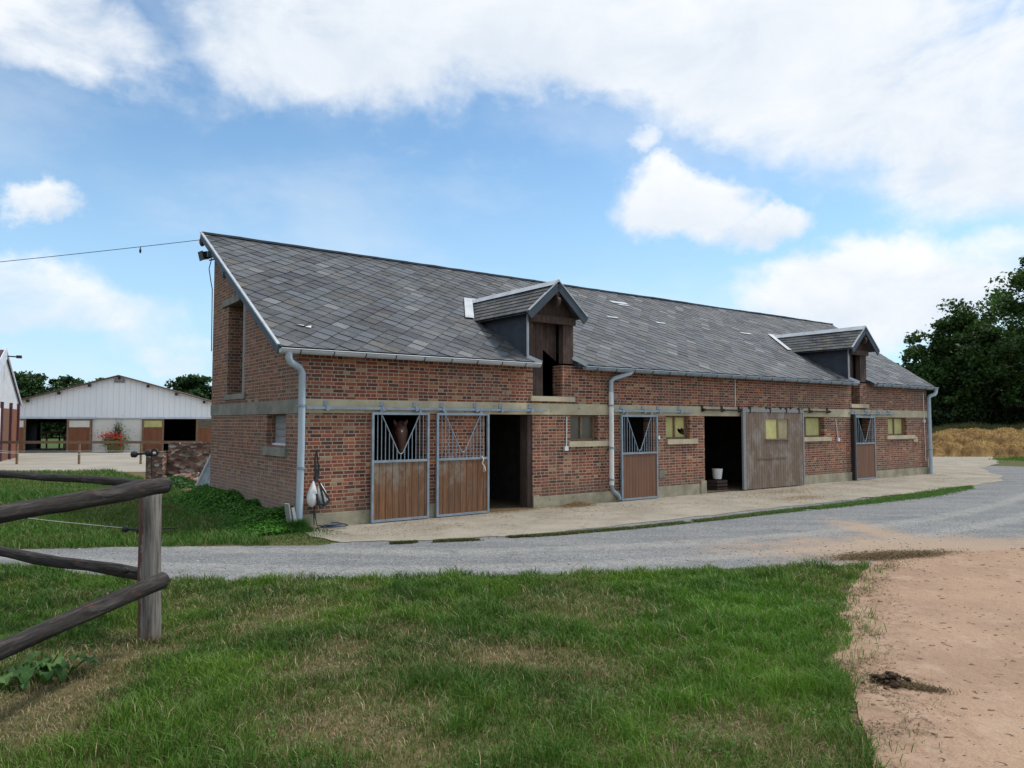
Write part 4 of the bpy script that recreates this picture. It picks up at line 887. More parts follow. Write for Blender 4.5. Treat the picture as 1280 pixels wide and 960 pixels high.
# ------------------------------------------------------------------ the horse looking out of the first stall
def blob_mesh(parts, name, mat, parent, vox=.022, smooth=6):
    m = MB()
    for p in parts: m.tube(*p[:2], p[2] if len(p) > 2 else 14, squash=p[3] if len(p) > 3 else 1)
    o = m.build(name, mat, None); md = o.modifiers.new('r', 'REMESH'); md.mode = 'VOXEL'; md.voxel_size = vox; s_ = o.modifiers.new('s', 'SMOOTH'); s_.iterations = smooth; s_.factor = .5
    dg = bpy.context.evaluated_depsgraph_get(); me = bpy.data.meshes.new_from_object(o.evaluated_get(dg)); bpy.data.objects.remove(o)
    n = bpy.data.objects.new(name, me); COL.objects.link(n); n.parent = parent; me.polygons.foreach_set('use_smooth', [True] * len(me.polygons)); me.materials.clear(); me.materials.append(mat); return n
def horse_mat():
    m, nt, b = newmat('bay_coat'); p = objc(nt); s = sep(nt, p)
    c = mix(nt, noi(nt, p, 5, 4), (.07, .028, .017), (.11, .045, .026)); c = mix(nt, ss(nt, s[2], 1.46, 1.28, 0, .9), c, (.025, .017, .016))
    d = vm(nt, 'LENGTH', scl(nt, vm(nt, 'SUBTRACT', p, (-.075, -.12, 1.735)), (1, .5, .7))); c = mix(nt, ss(nt, mth(nt, 'ADD', d, mth(nt, 'MULTIPLY', noi(nt, p, 30, 2), .02)), .034, .02), c, (.5, .46, .42))
    put(nt, b.inputs['Base Color'], c); b.inputs['Roughness'].default_value = .55; return m
HO = T(empty('horse', (*bw(2.19, .16), .03), BA - R(11)), 'dark bay horse with a small white star looking out over the first stall door', 'horse')
hp = [([(-.03, .16, 1.85), (-.02, .06, 1.82), (-.01, .0, 1.74), (0, -.02, 1.62), (0.005, -.03, 1.48), (.01, -.03, 1.38), (.01, -.035, 1.31), (.01, -.02, 1.265)], [.08, .112, .13, .112, .082, .07, .082, .055], 18, 1.2),
      ([(-.02, .1, 1.68), (-.01, .07, 1.58)], [.09, .06]), 
      ([(-.02, .12, 1.84), (-.0, .38, 1.72), (.03, .68, 1.5), (.05, .95, 1.3), (.05, 1.15, 1.2)], [.1, .13, .17, .23, .26], 18, 1.35),
      ([(.05, 1.0, 1.2), (.06, 1.35, 1.18), (.08, 1.8, 1.14), (.1, 2.2, 1.18), (.12, 2.5, 1.22), (.12, 2.68, 1.2)], [.25, .31, .33, .31, .27, .14], 22, 1.08),
      ([(.1, 2.68, 1.3), (.1, 2.8, 1.2), (.1, 2.84, .9), (.1, 2.82, .6)], [.05, .06, .05, .02])]
for sg in (-1, 1):
    hp += [([(.05 + sg * .15, 1.15, 1.15), (.05 + sg * .17, 1.15, .82), (.05 + sg * .16, 1.14, .55), (.05 + sg * .16, 1.14, .5), (.05 + sg * .16, 1.15, .22), (.05 + sg * .16, 1.1, .1), (.05 + sg * .16, 1.07, .0)], [.14, .1, .06, .055, .036, .045, .065]),
           ([(.12 + sg * .16, 2.4, 1.15), (.12 + sg * .17, 2.32, .85), (.12 + sg * .16, 2.5, .58), (.12 + sg * .16, 2.56, .5), (.12 + sg * .16, 2.48, .22), (.12 + sg * .16, 2.43, .1), (.12 + sg * .16, 2.4, .0)], [.2, .15, .075, .06, .038, .045, .065])]
    hp += [([(-.03 + sg * .07, .05, 1.83), (-.03 + sg * .1, .03, 1.89), (-.03 + sg * .125, .02, 1.935), (-.03 + sg * .135, .015, 1.975)], [.045, .042, .03, .012])]
def hr(p, k=1.):
    a = -R(17) * k; x, y = p[0], p[1] - .12; return (x * math.cos(a) - y * math.sin(a), x * math.sin(a) + y * math.cos(a) + .12, p[2])
hp = [(([hr(p) for p in q_[0]],) + tuple(q_[1:])) if max(p[1] for p in q_[0]) < .17 else q_ for q_ in hp]
blob_mesh(hp, 'body', horse_mat(), HO, .016, 4)
m = MB()
for sg in (-1, 1): m.ball(hr((-.01 + sg * .112, -.04, 1.7)), .024, 8)
m.build('eyes', M['black'], HO)
m = MB()
for sg in (-1, 1): m.ball(hr((.01 + sg * .045, -.1, 1.33)), (.016, .012, .02), 6)
m.build('nostrils', M['black'], HO)
m = MB(); m.tube([(-.03, .08, 1.9), (-.035, -.04, 1.885), (-.04, -.1, 1.81)], [.04, .03, .01], 8); m.tube([(-.02, .16, 1.9), (.0, .38, 1.88), (.04, .7, 1.75), (.05, 1.0, 1.52)], [.035, .05, .05, .03], 8); m.build('mane', M['black'], HO)

# ------------------------------------------------------------------ vegetation
def blades(name, x, y, z, h, w, col, lean=.5, mat=None, parent=None, **props):
    n = len(x); az = rng.uniform(0, 2 * np.pi, n); la = rng.uniform(0, 2 * np.pi, n); L = h * lean * rng.uniform(.2, 1.5, n)
    bx, by = np.cos(az) * w / 2, np.sin(az) * w / 2; lx, ly = np.cos(la) * L, np.sin(la) * L
    B = np.stack([x, y, z], 1); V = np.empty((n, 5, 3))
    side = np.stack([bx, by, np.zeros(n)], 1); mid = B + np.stack([lx * .35, ly * .35, h * .6], 1); tip = B + np.stack([lx, ly, h * (1 - .25 * lean)], 1)
    V[:, 0] = B - side; V[:, 1] = B + side; V[:, 2] = mid + side * .8; V[:, 3] = mid - side * .8; V[:, 4] = tip
    i = np.arange(n)[:, None] * 5; Q = i + np.array([[0, 1, 2, 3]]); T3 = i + np.array([[3, 2, 4]])
    C = np.repeat(col[:, None, :], 5, 1)
    return npmesh(name, V.reshape(-1, 3), [Q, T3], mat or M['grass'], C.reshape(-1, 3), parent, **props)
def leaves(name, P, size, col, mat=None, parent=None, up=.5, aspect=.6, **props):
    n = len(P); nrm = rng.normal(size=(n, 3)); nrm[:, 2] = np.abs(nrm[:, 2]) + up; nrm /= np.linalg.norm(nrm, axis=1)[:, None]
    a = np.cross(nrm, rng.normal(size=(n, 3))); a /= np.linalg.norm(a, axis=1)[:, None] + 1e-9; b = np.cross(nrm, a); s = size[:, None]
    V = np.empty((n, 4, 3)); V[:, 0] = P - a * s; V[:, 1] = P + b * s * aspect + nrm * s * .15; V[:, 2] = P + a * s; V[:, 3] = P - b * s * aspect + nrm * s * .15
    i = np.arange(n)[:, None] * 4 + np.array([[0, 1, 2, 3]])
    return npmesh(name, V.reshape(-1, 3), [i], mat or M['leaf'], np.repeat(col[:, None, :], 4, 1).reshape(-1, 3), parent, **props)
def lerp(a, b, t): return a + (b - a) * t[:, None]
def inbarn(x, y, mar=.0):
    s = (x - BX) * dx + (y - BY) * dy; q = -(x - BX) * dy + (y - BY) * dx; return (s > -mar) & (q > -mar) & (q < 5.75 + mar), s, q
# foreground grass
N = 520000; y = np.sqrt(rng.uniform(2.6 ** 2, 10.35 ** 2, N)); x = rng.uniform(-1, 1, N) * (.82 * y + .8)
road_a, sand_a = np.array(road), np.array(sandP)
wob = (fbm(x, y, 2.2, 4) - .5) * .42
ok = ~inpoly(x + wob * .6, y + wob * .55 - .0, road_a) & ~inpoly(x - wob - .03, y, sand_a) & (y < 10.4)
def gauss(x, y, cx, cy, rx, ry=None): ry = ry or rx; return np.exp(-((x - cx) ** 2 / rx ** 2 + (y - cy) ** 2 / ry ** 2))
D = (1.0 * gauss(x, y, -2.15, 7.3, .45, .7) + .9 * gauss(x, y, -1.45, 6.0, .35, .7) + 1.1 * gauss(x, y, -.9, 4.9, .45, .6) + .8 * gauss(x, y, -.5, 4.3, .35, .4) + 1.0 * gauss(x, y, .25, 6.1, .65, .3) + .7 * gauss(x, y, .75, 5.55, .3, .3)
     + 1.1 * gauss(x, y, -3.1, 5.3, .55, .45) + .9 * gauss(x, y, -3.0, 4.6, .5, .4) + .8 * gauss(x, y, -3.2, 6.1, .5, .4) + .6 * gauss(x, y, 1.6, 4.6, .5, .5) + .45 * gauss(x, y, .9, 7.6, 1.2, .6))
D = D + (fbm(x, y, 1.3, 11) - .5) * 1.5 + (fbm(x, y, 5, 12) - .5) * .8 + .05
D -= .8 * gauss(x, y, -2.2, 4.9, .55, 1.1) + .5 * gauss(x, y, 2.4, 7.5, .8, 1.6) + .4 * gauss(x, y, -2.4, 6.2, .4, .8) + .35 * gauss(x, y, 1.3, 5.2, .6, .6)
D = np.clip(D * .95 - .02, 0, 1.1)
wob2 = (fbm(x, y, 6, 14) - .5) * .9
ok |= ~inpoly(x - wob - .03 + wob2 - .25, y, sand_a) & (rng.random(N) < .1) & ~inpoly(x, y, road_a) & (x > 1.5) & (y < 9.9)
keep = ok & (rng.random(N) > D * .45) & (rng.random(N) < np.clip(1.35 - y * .075, .3, 1))
x, y, D = x[keep], y[keep], D[keep]; n = len(x)
tuft = fbm(x, y, 3.2, 21); t = rng.random(n)
h = (.032 + .066 * tuft ** 1.4 * 1.6) * (.55 + 1.1 * vnoise(x, y, 7.5, 77)) * rng.uniform(.5, 1.35, n) * (1.12 - .7 * D) * (1 + .012 * y); w = rng.uniform(.0032, .0062, n) * (1 + np.clip(y - 5, 0, 5) * .16)
gA, gB = np.array([.05, .115, .014]), np.array([.11, .205, .022]); col = gA + (gB - gA) * np.clip(fbm(x, y, 1.9, 31) * 1.6 - .3, 0, 1)[:, None]
col = lerp(col, np.array([.035, .09, .018]), np.clip(fbm(x, y, 1.1, 41) * 2.4 - 1., 0, .8)); col = lerp(col, np.array([.12, .27, .022]), np.clip(.8 * gauss(x, y, 2.6, 7.2, 1.1, 1.8) + .5 * gauss(x, y, 1.3, 5., .8, .6), 0, .8) * rng.uniform(.3, 1, n)); col = lerp(col, np.array([.15, .15, .05]), np.clip(D * .85, 0, 1) * rng.uniform(.2, 1, n))
straw = (t < .04 + .5 * D ** 1.3); col[straw] = np.array([.36, .29, .17]) * rng.uniform(.55, 1.15, (straw.sum(), 1)); brown = (t > .955) & (D > .3); col[brown] = np.array([.16, .1, .06]); col *= rng.uniform(.72, 1.3, (n, 1))
blades('grass', x, y, np.zeros(n), h, w, col, .8, kind='stuff', label='rough green and straw-coloured grass of the foreground verge')
# soil tone: thatch lying flat in the dry places
N = 60000; y = np.sqrt(rng.uniform(2.6 ** 2, 10.2 ** 2, N)); x = rng.uniform(-1, 1, N) * (.82 * y + .8); ok = ~inpoly(x, y, road_a) & ~inpoly(x, y, sand_a) & (fbm(x, y, 1.3, 11) > .42)
x, y = x[ok], y[ok]; n = len(x); col = np.array([.3, .23, .14]) * rng.uniform(.4, 1.1, (n, 1)); blades('dry_thatch', x, y, np.full(n, .004), rng.uniform(.008, .03, n), np.full(n, .006), col, 3.2, M['strawb'], kind='stuff', label='dead straw-coloured thatch between the grass')
N = 30000; y = np.sqrt(rng.uniform(3.2 ** 2, 9 ** 2, N)); x = rng.uniform(-1, 1, N) * (.8 * y + .5); ok = ~inpoly(x, y, road_a) & ~inpoly(x, y, sand_a) & (y < 8.9) & (fbm(x, y, 2.3, 71) > .6); x, y = x[ok], y[ok]; n = len(x)
leaves('clover', np.stack([x, y, rng.uniform(.015, .07, n)], 1), rng.uniform(.006, .014, n), np.array([.06, .14, .03]) * rng.uniform(.6, 1.5, (n, 1)), kind='stuff', up=1.2, aspect=.8, label='clover and small broad weeds among the verge grass')
# trampled litter heap at the mouth of the sand arena and dung
N = 9000; x = rng.normal(5.35, .42, N); y = 10.62 + .25 * (x - 5.35) + rng.normal(0, .11, N); z = np.abs(rng.normal(0, .02, N)) + .01
blades('straw_litter', x, y, z, rng.uniform(.01, .04, N), np.full(N, .007), np.array([.2, .14, .08]) * rng.uniform(.4, 1.3, (N, 1)), 2.2, M['strawb'], kind='stuff', label='brown straw litter swept up between the gravel and the sand')
m = MB(); rr = random.Random(2)
for k in range(90): a = rr.uniform(0, 6.28); r = abs(rr.gauss(0, .065)); m.ball((r * 1.3 * math.cos(a), r * math.sin(a), rr.random() * .075 * max(0.1, 1 - (r / .13) ** 2)), (rr.uniform(.01, .026), rr.uniform(.01, .022), rr.uniform(.008, .016)), 6, jit=1.2, seed=k)
dg_ = m.build('dung_pile', plain('dung', (.05, .032, .02), (.09, .06, .035), 20, .95, coord='obj', b_st=.8)); dg_.location = (2.74, 5.5, .012); T(dg_, 'small dark pile of horse dung on the sand', 'dung')
N = 1500; x = 2.86 + rng.normal(0, .09, N); y = 5.42 + rng.normal(0, .04, N) - (x - 2.86) * .5; blades('dung_straw', x, y, np.full(N, .015), rng.uniform(.01, .035, N), np.full(N, .005), np.array([.14, .1, .05]) * rng.uniform(.5, 1.3, (N, 1)), 1.5, M['strawb'], kind='stuff', label='brown straw spilling from the dung on the sand')
m = MB(); rr = random.Random(31)
for k in range(700):
    xx = rr.uniform(-7, 9); base = 9.15 + .036 * (xx + 2) ** 2; yy = base + abs(rr.gauss(0, 1.1)); s_ = rr.choice([.004, .005, .008]) * (1 + .04 * yy); g_ = rr.uniform(.2, .5)
    if yy > 9.4 + max(0, .9 * (xx + 2)) + 2.2: continue
    m.ball((xx, yy, .01), (s_ * rr.uniform(1, 1.6), s_, s_ * .6), 6, jit=.8, seed=k, c=(g_, g_ * .97, g_ * .92))
m.build('loose_gravel', M['rubble'], kind='stuff', label='loose pale stones lying on the gravel lane')
# clods scattered over the sand
m = MB(); rr = random.Random(8)
for k in range(900):
    yy = rr.uniform(4, 11.5); xx = rr.uniform(2.1 + max(0, (yy - 6)) * .55, yy * .85 + 1); s_ = rr.choice([.004, .005, .007, .01]) * (1 + .09 * yy) * (1 if rr.random() > .5 else .6)
    m.ball((xx, yy, .012), (s_ * rr.uniform(1, 2), s_, s_ * .45), 6, jit=.9, seed=k)
m.build('sand_clods', plain('clods', (.13, .085, .055), (.2, .14, .09), 9, coord='pos'), kind='stuff', label='small dark clods scattered over the sand')
# meadow left of the stable
N = 300000; y = np.sqrt(rng.uniform(11.2 ** 2, 28.6 ** 2, N)); x = -y * rng.uniform(.14, .85, N) ; b_in, s, q = inbarn(x, y, .05)
x += .3; b_in, s, q = inbarn(x, y, .05)
ok = ~b_in & ((s < 0) | ((s < .35 - .25 * q) & (q < -.25) & (q > -2.3))) & ~inpoly(x, y + (fbm(x, y, 2, 3) - .5) * .4, road_a) & ~((x > -11.6) & (y > 23)) & (rng.random(N) < np.clip(1.6 - y * .05, .25, 1))
x, y = x[ok], y[ok]; n = len(x); tall = np.exp(-((y - 18.2 - .1 * (x + 12)) / 1.6) ** 2) * (x < -9.6)
near_b = np.exp(-np.clip(-((x - BX) * dx + (y - BY) * dy) - .2, 0, 9) / .9)
h = rng.uniform(.05, .13, n) * (.7 + .9 * fbm(x, y, .9, 7)) + .22 * tall * rng.random(n) + .12 * near_b * rng.random(n)
qq = -(x - BX) * dy + (y - BY) * dx; sq_ = (x - BX) * dx + (y - BY) * dy; h = np.where((qq < -.1) & (sq_ > -.9), rng.uniform(.02, .06, n) * np.clip(1.2 - .6 * np.abs(qq), .4, 1), h); w = .006 + y * .0005
col = lerp(np.tile([.065, .15, .022], (n, 1)), np.array([.13, .145, .05]), np.clip(fbm(x, y, .55, 9) * 2.2 - .75, 0, 1)); col = lerp(col, np.array([.05, .13, .02]), np.clip(near_b + tall, 0, 1)); t = rng.random(n) < .08; col[t] = [.25, .2, .1]; col *= rng.uniform(.7, 1.3, (n, 1))
blades('meadow_grass', x, y, np.zeros(n), h, np.broadcast_to(w, n), col, .6, kind='stuff', label='green meadow grass between the gravel road and the yard')
# nettles and clover against the gable wall
N = 52000; q = rng.uniform(-.35, 5.9, N); s = -np.abs(rng.normal(0, .75, N)); H = (.1 + .34 * fbm(q * 1.0, s, 1.6, 5)) * np.exp(-(s / .85) ** 2) * np.clip((q + .6) / .8, .35, 1) * 1.25
z = H * rng.uniform(.25, 1, N) ** .6 ; x = BX + dx * s - dy * q; y = BY + dy * s + dx * q; P = np.stack([x, y, z], 1)
c = np.array([.06, .165, .025]) * (rng.uniform(.5, 1.5, (N, 1))) * (.65 + .7 * fbm(x, y, 3, 6))[:, None]
leaves('nettle_bed', P, rng.uniform(.02, .042, N), c, kind='stuff', up=.8, label='bed of green nettles and clover along the foot of the gable')
N = 9000; x = rng.normal(-10.2, .55, N); y = rng.normal(22.3, .35, N); H = .27 * np.exp(-((x + 10.2) / .7) ** 2); leaves('weed_clump', np.stack([x, y, H * rng.uniform(.1, 1, N)], 1), rng.uniform(.03, .06, N), np.array([.045, .11, .03]) * rng.uniform(.5, 1.4, (N, 1)), kind='stuff', label='low green weeds in front of the rubble')
# tuft at the downpipe foot
N = 2600; a = rng.uniform(0, 6.28, N); r = np.abs(rng.normal(0, .17, N)); lx, ly = bw(-.08, -.2); blades('grass_tuft', lx + r * np.cos(a), ly + r * np.sin(a) * .8, np.zeros(N), .3 * np.exp(-(r / .25) ** 2) * rng.uniform(.5, 1, N) + .03, np.full(N, .008), np.array([.05, .13, .025]) * rng.uniform(.6, 1.4, (N, 1)), .7, kind='stuff', label='grass tuft at the foot of the corner downpipe')
# strip of grass between apron and gravel
S = np.array([(-1.9, 11.72), (-.51, 12.1), (.81, 12.68), (2.31, 13.5), (4.09, 14.7), (5.34, 15.62), (7.18, 16.85), (8.93, 18.15), (10.87, 19.6), (13.56, 22.1)])
N = 60000; k = rng.integers(0, len(S) - 1, N); tt = rng.random(N); base = S[k] + (S[k + 1] - S[k]) * tt[:, None]; d_ = S[k + 1] - S[k]; nn = np.stack([-d_[:, 1], d_[:, 0]], 1) / np.linalg.norm(d_, axis=1)[:, None]
prog = (k + tt) / 9; wid = np.interp(prog, [0, .1, .3, .5, .7, .85, .97, 1], [.05, .07, .08, .12, .22, .36, .3, .02]); P = base + nn * (rng.normal(0, 1, N) * wid * .5)[:, None]
ok = (fbm(P[:, 0], P[:, 1], 2.5, 15) + np.interp(prog, [0, .5, 1], [.02, .08, .3]) > .42); P = P[ok]; prog = prog[ok]; n = len(P)
col = lerp(np.tile([.11, .12, .045], (n, 1)), np.array([.08, .17, .03]), np.clip(prog * 1.6 - .3, 0, 1)) * rng.uniform(.6, 1.35, (n, 1)); blades('grass_strip', P[:, 0], P[:, 1], np.full(n, .01), rng.uniform(.02, .055, n), np.full(n, .011), col, .8, kind='stuff', label='thin strip of short grass between the concrete apron and the gravel')
# green patch by the straw
GP = [(23.8, 37.8), (27, 41.3), (45, 44), (45, 34), (27, 30.5), (23.2, 29.8), (20.99, 30.6), (21.4, 34.)]
GP = [(24.2, 37.6), (27.5, 40.3), (45, 42), (45, 34), (30, 34.6), (25.5, 35.2)]
N = 60000; x = rng.uniform(20, 45, N); y = rng.uniform(29, 44, N); ok = inpoly(x + (fbm(x, y, .8, 2) - .5) * 1.5, y, GP); x, y = x[ok], y[ok]; n = len(x)
blades('grass_patch', x, y, np.full(n, .03), rng.uniform(.03, .08, n), np.full(n, .03), np.array([.085, .16, .03]) * rng.uniform(.7, 1.3, (n, 1)), .6, kind='stuff', label='bright green grass patch in front of the straw heap')
# little straw drifts on the apron
for (s0, q0, sx, sy, nn_, lab) in ((6.4, -.22, .28, .12, 2600, 'small pile of straw against the plinth under the dark glass window'), (13.2, -1.1, .9, .3, 1600, 'loose straw scattered in front of the big plank door'), (4.6, -.15, .4, .12, 1200, 'straw dragged out of the open stall doorway'), (11.9, -2.3, .6, .25, 1500, 'scattered straw on the concrete before the dark doorway')):
    a = rng.normal(s0, sx, nn_); b_ = rng.normal(q0, sy, nn_); b_ = np.minimum(b_, -.03); x = BX + dx * a - dy * b_; y = BY + dy * a + dx * b_; z = .03 + .1 * np.exp(-((a - s0) / (sx * 1.1)) ** 2 - ((b_ - q0) / (sy * 1.3)) ** 2) * rng.random(nn_) * (1 if nn_ > 2000 else .2)
    blades('straw_drift', x, y, z, rng.uniform(.01, .03, nn_), np.full(nn_, .007), np.array([.3, .2, .1]) * rng.uniform(.4, 1.2, (nn_, 1)), 2.5, M['strawb'], kind='stuff', label=lab)
N = 9000; a = rng.uniform(0, 25, N); b_ = -.05 - np.abs(rng.normal(0, 1.2, N)); b_ = np.where(b_ < -3, -rng.uniform(.1, 2.8, N), b_); kp = fbm(a, b_, 1.2, 51) > .5; a, b_ = a[kp], b_[kp]; n = len(a); x = BX + dx * a - dy * b_; y = BY + dy * a + dx * b_
blades('straw_bits', x, y, np.full(n, .018), rng.uniform(.006, .018, n), rng.uniform(.006, .014, n), np.array([.16, .11, .06]) * rng.uniform(.5, 1.7, (n, 1)), 3.5, M['strawb'], kind='stuff', label='bits of straw and dirt trodden over the concrete apron')
N = 7000; y = rng.uniform(4.6, 10.5, N); ex = np.interp(y, [3., 4., 4.86, 5.96, 6.61, 7.57, 8.87, 10.35], [1.6, 1.95, 2.22, 2.5, 2.84, 3.28, 3.97, 5.0]); x = ex + rng.normal(.12, .2, N); kp = fbm(x, y, 2.4, 61) > .45; x, y = x[kp], y[kp]; n = len(x)
blades('edge_litter', x, y, np.full(n, .014), rng.uniform(.006, .022, n), rng.uniform(.004, .012, n), np.array([.2, .135, .09]) * rng.uniform(.6, 1.5, (n, 1)), 3., M['strawb'], kind='stuff', label='trampled dead grass along the edge between grass and sand')
# dock plant, lower left
DK = T(empty('dock_plant', (-3.5, 5.55, 0)), 'broad-leaved dock plant in the dry grass below the lower rail', 'plant')
m = MB(); rr = random.Random(12)
for k in range(17):
    a = rr.uniform(0, 6.28); L = rr.uniform(.12, .27); ox, oy = rr.uniform(-.3, .25), rr.uniform(-.22, .16); wd = L * rr.uniform(.2, .3); c = rr.choice([(.05, .12, .03), (.035, .085, .022), (.08, .16, .04)]); pv = None
    for i in range(9):
        t = i / 8; p = Vector((ox + math.cos(a) * L * t, oy + math.sin(a) * L * t, .03 + .11 * math.sin(t * 2.4) * rr.uniform(.95, 1.05))); sd = Vector((-math.sin(a), math.cos(a), 0)) * wd * math.sin(math.pi * min(1, t * .9 + .08)) ** .7; wv = Vector((0, 0, .018 * math.sin(i * 2.3 + k)))
        row = (p - sd + wv, p - Vector((0, 0, .012)), p + sd - wv)
        if pv: m.poly([pv[0], pv[1], row[1], row[0]], c=c, smooth=True); m.poly([pv[1], pv[2], row[2], row[1]], c=c, smooth=True)
        pv = row
m.build('leaves', M['leaf'], DK)
MB().tube([(.08, .05, 0), (.1, .05, .12), (.16, .02, .2)], .006, 5, c=(.25, .1, .05)).build('stem', M['leaf'], DK)
m = MB()
for (a, b_) in ((-3.9, 8.45), (-3.8, 8.5)): m.tube([(a - .3, b_, .08), (a - .1, b_ + .02, .2), (a, b_, .3)], .012, 6)

# straw heap beyond the far corner
gx, gy = np.meshgrid(np.linspace(15, 48, 420), np.linspace(41.0, 51, 130)); yy = (gy - 41.0); hz_ = np.clip((yy - 3.) / 1., 0, 1) * .9
hs = np.random.default_rng(4)
for (cnt, ylo, yhi, rl, rh, zb) in ((75, 41.5, 42.3, .38, .75, .0), (60, 42.0, 43.0, .4, .7, .22), (70, 43.2, 44.4, .5, .95, .55), (60, 44.4, 48., .6, 1.1, .6)):
    for k in range(cnt):
        cx_, cy_, r_ = hs.uniform(17, 48), hs.uniform(ylo, yhi), hs.uniform(rl, rh); d2 = ((gx - cx_) / (r_ * 1.5)) ** 2 + ((gy - cy_) / r_) ** 2 + (fbm(gx, gy, 1.8, 9) - .5) * .5
        hz_ = np.maximum(hz_, np.where(d2 < 1, zb + r_ * .95 * np.sqrt(np.clip(1 - d2, 0, 1)), 0))
hz_ += (fbm(gx, gy, 4, 5) - .5) * .12 * (hz_ > .03); hz_[0] = -.05; hz_[-1] = -.05
nx, ny = 420, 130; idx = np.arange(nx * ny).reshape(ny, nx); F = np.stack([idx[:-1, :-1], idx[:-1, 1:], idx[1:, 1:], idx[1:, :-1]], -1).reshape(-1, 4)
SH = T(empty('straw_heap', (30, 45, 0)), 'long golden-brown straw and manure heap in two tiers below the trees', 'straw heap')
smat = plain('trodden_straw', (.3, .19, .07), (.16, .09, .035), 1.6, .95, coord='pos', b_st=.9, fine=.4)
P = np.stack([gx.ravel() - 30, gy.ravel() - 45, hz_.ravel()], 1); npmesh('heap', P, [F], smat, np.tile([.3, .2, .08], (len(P), 1)), SH, smooth=True)
N = 70000; ii = rng.integers(0, ny - 1, N); jj = rng.integers(0, nx - 1, N); fy_, fx_ = rng.random(N), rng.random(N)
q = lambda A: (A[ii, jj] * (1 - fx_) + A[ii, jj + 1] * fx_) * (1 - fy_) + (A[ii + 1, jj] * (1 - fx_) + A[ii + 1, jj + 1] * fx_) * fy_
x, y, z = q(gx), q(gy), q(hz_); cc = np.clip(fbm(x, y, 1.1, 8) * 2 - .5, 0, 1) * .8; col = lerp(np.tile([.52, .36, .15], (N, 1)), np.array([.27, .14, .05]), cc) * rng.uniform(.5, 1.25, (N, 1))
blades('loose_straw', x - 30, y - 45, z, rng.uniform(.05, .15, N), rng.uniform(.018, .035, N), col, 1.6, M['strawb'], SH, kind='stuff')
N = 50000; x = rng.uniform(14, 52, N); y = rng.uniform(51, 55, N); blades('tall_weeds', x, y, np.zeros(N), rng.uniform(1.2, 2.0, N) * (.75 + .5 * fbm(x, y, .5, 4)), rng.uniform(.04, .08, N), lerp(np.tile([.09, .12, .04], (N, 1)), np.array([.15, .14, .06]), rng.random(N)) * rng.uniform(.5, 1.2, (N, 1)), .35, kind='stuff', label='tall olive weeds along the back of the straw heap')

# trees
def tree(name, label, cat, loc_, h, r, seed, nclump=130, per=130, leaf=.17, base=.18, col=(.042, .084, .022), sep_=1., grp=None, shape=1.):
    rs = np.random.default_rng(seed); t = T(empty(name, (*loc_, 0), seed), label, cat, grp); rr = random.Random(seed)
    # clump centres through the crown's volume, denser towards its shell
    C = []
    while len(C) < nclump:
        d = rs.normal(size=3); d /= np.linalg.norm(d); rad = rs.random() ** .42; zc = d[2] * rad
        a = math.atan2(d[1], d[0]); lob = 1 + .28 * math.sin(a * 3 + seed) * math.cos(zc * 3 + seed * 2) + .15 * math.sin(a * 5 + zc * 6)
        wd = r * lob * (1 if zc < 0 else (1 - .25 * shape * zc)); p = np.array([d[0] * rad * wd, d[1] * rad * wd, h * (base + (1 - base) / 2) + zc * h * (1 - base) / 2 * (.93 + .12 * math.sin(a * 4 + seed))])
        C.append(p)
    C = np.array(C); m = MB(); top = h * .82; P = [Vector((math.sin(k * 1.3 + seed) * .12 * k * .4, math.cos(k * 1.7 + seed) * .1 * k * .4, top * k / 7)) for k in range(8)]
    tr = .028 * h; m.tube([P[0] - Vector((0, 0, .2))] + P, [tr * 1.5] + [tr * (1.15 - .93 * k / 7) for k in range(8)], 9, rough=.2, seed=seed); m.build('trunk', M['bark'], t)
    m = MB()
    for k in rs.choice(len(C), min(34, len(C)), replace=False):
        c = Vector(C[k]); f = min(.92, max(.15, (c.z / h) - .22)); s = P[0].lerp(P[-1], f); mid = s.lerp(c, .5) + Vector((0, 0, -.05 * h * rr.random() + .03 * h)); m.tube([s, mid, c], [tr * .42 * (1.1 - f), tr * .25 * (1.1 - f), .02], 6)
    m.build('limbs', M['bark'], t)
    n = nclump * per; k = np.repeat(np.arange(nclump), per); cr = rs.uniform(.55, 1.25, nclump)[k] * r * .17; g = rs.normal(size=(n, 3)) * np.array([1, 1, .6]); g /= (np.linalg.norm(g, axis=1) ** .35)[:, None]
    Pn = C[k] + g * cr[:, None] * .8; Pn[:, 2] = np.maximum(Pn[:, 2], .15); tint = rs.uniform(.6, 1.45, nclump)[k]; cc = np.array(col)[None] * tint[:, None] * rs.uniform(.75, 1.25, (n, 1))
    leaves('crown', Pn, rs.uniform(.6, 1.3, n) * leaf, cc, None, t, up=.3); return t
G1 = 'trees beyond the straw heap'; G2 = 'trees behind the white barn'
tree('broadleaf_tree', 'dark wide-crowned tree just right of the stable roof', 'tree', (35.7, 59), 11.4, 4.0, 3, 240, 130, .16, .06)
tree('broadleaf_tree', 'dark rounded tree between the two tall ones, filling the gap', 'tree', (39.3, 63), 12.2, 3.3, 5, 150, 120, .17, .1)
tree('broadleaf_tree', 'tallest dark tree, cut off by the right edge of the photo', 'tree', (40.2, 53.5), 17.2, 4.6, 8, 230, 130, .16, .05)
for k, (px, py, hh, r_) in enumerate(((30.5, 66, 6., 3.2), (46, 64, 14, 4.5), (52, 58, 14, 5), (37, 72, 7.5, 4.5), (33, 76, 6, 4), (43, 74, 9, 4.5))): tree('background_tree', 'dark background tree filling the gaps behind the taller right-hand trees', 'tree', (px, py), hh, r_, 20 + k, 90, 110, .24, .02, (.026, .05, .016), grp=G1)
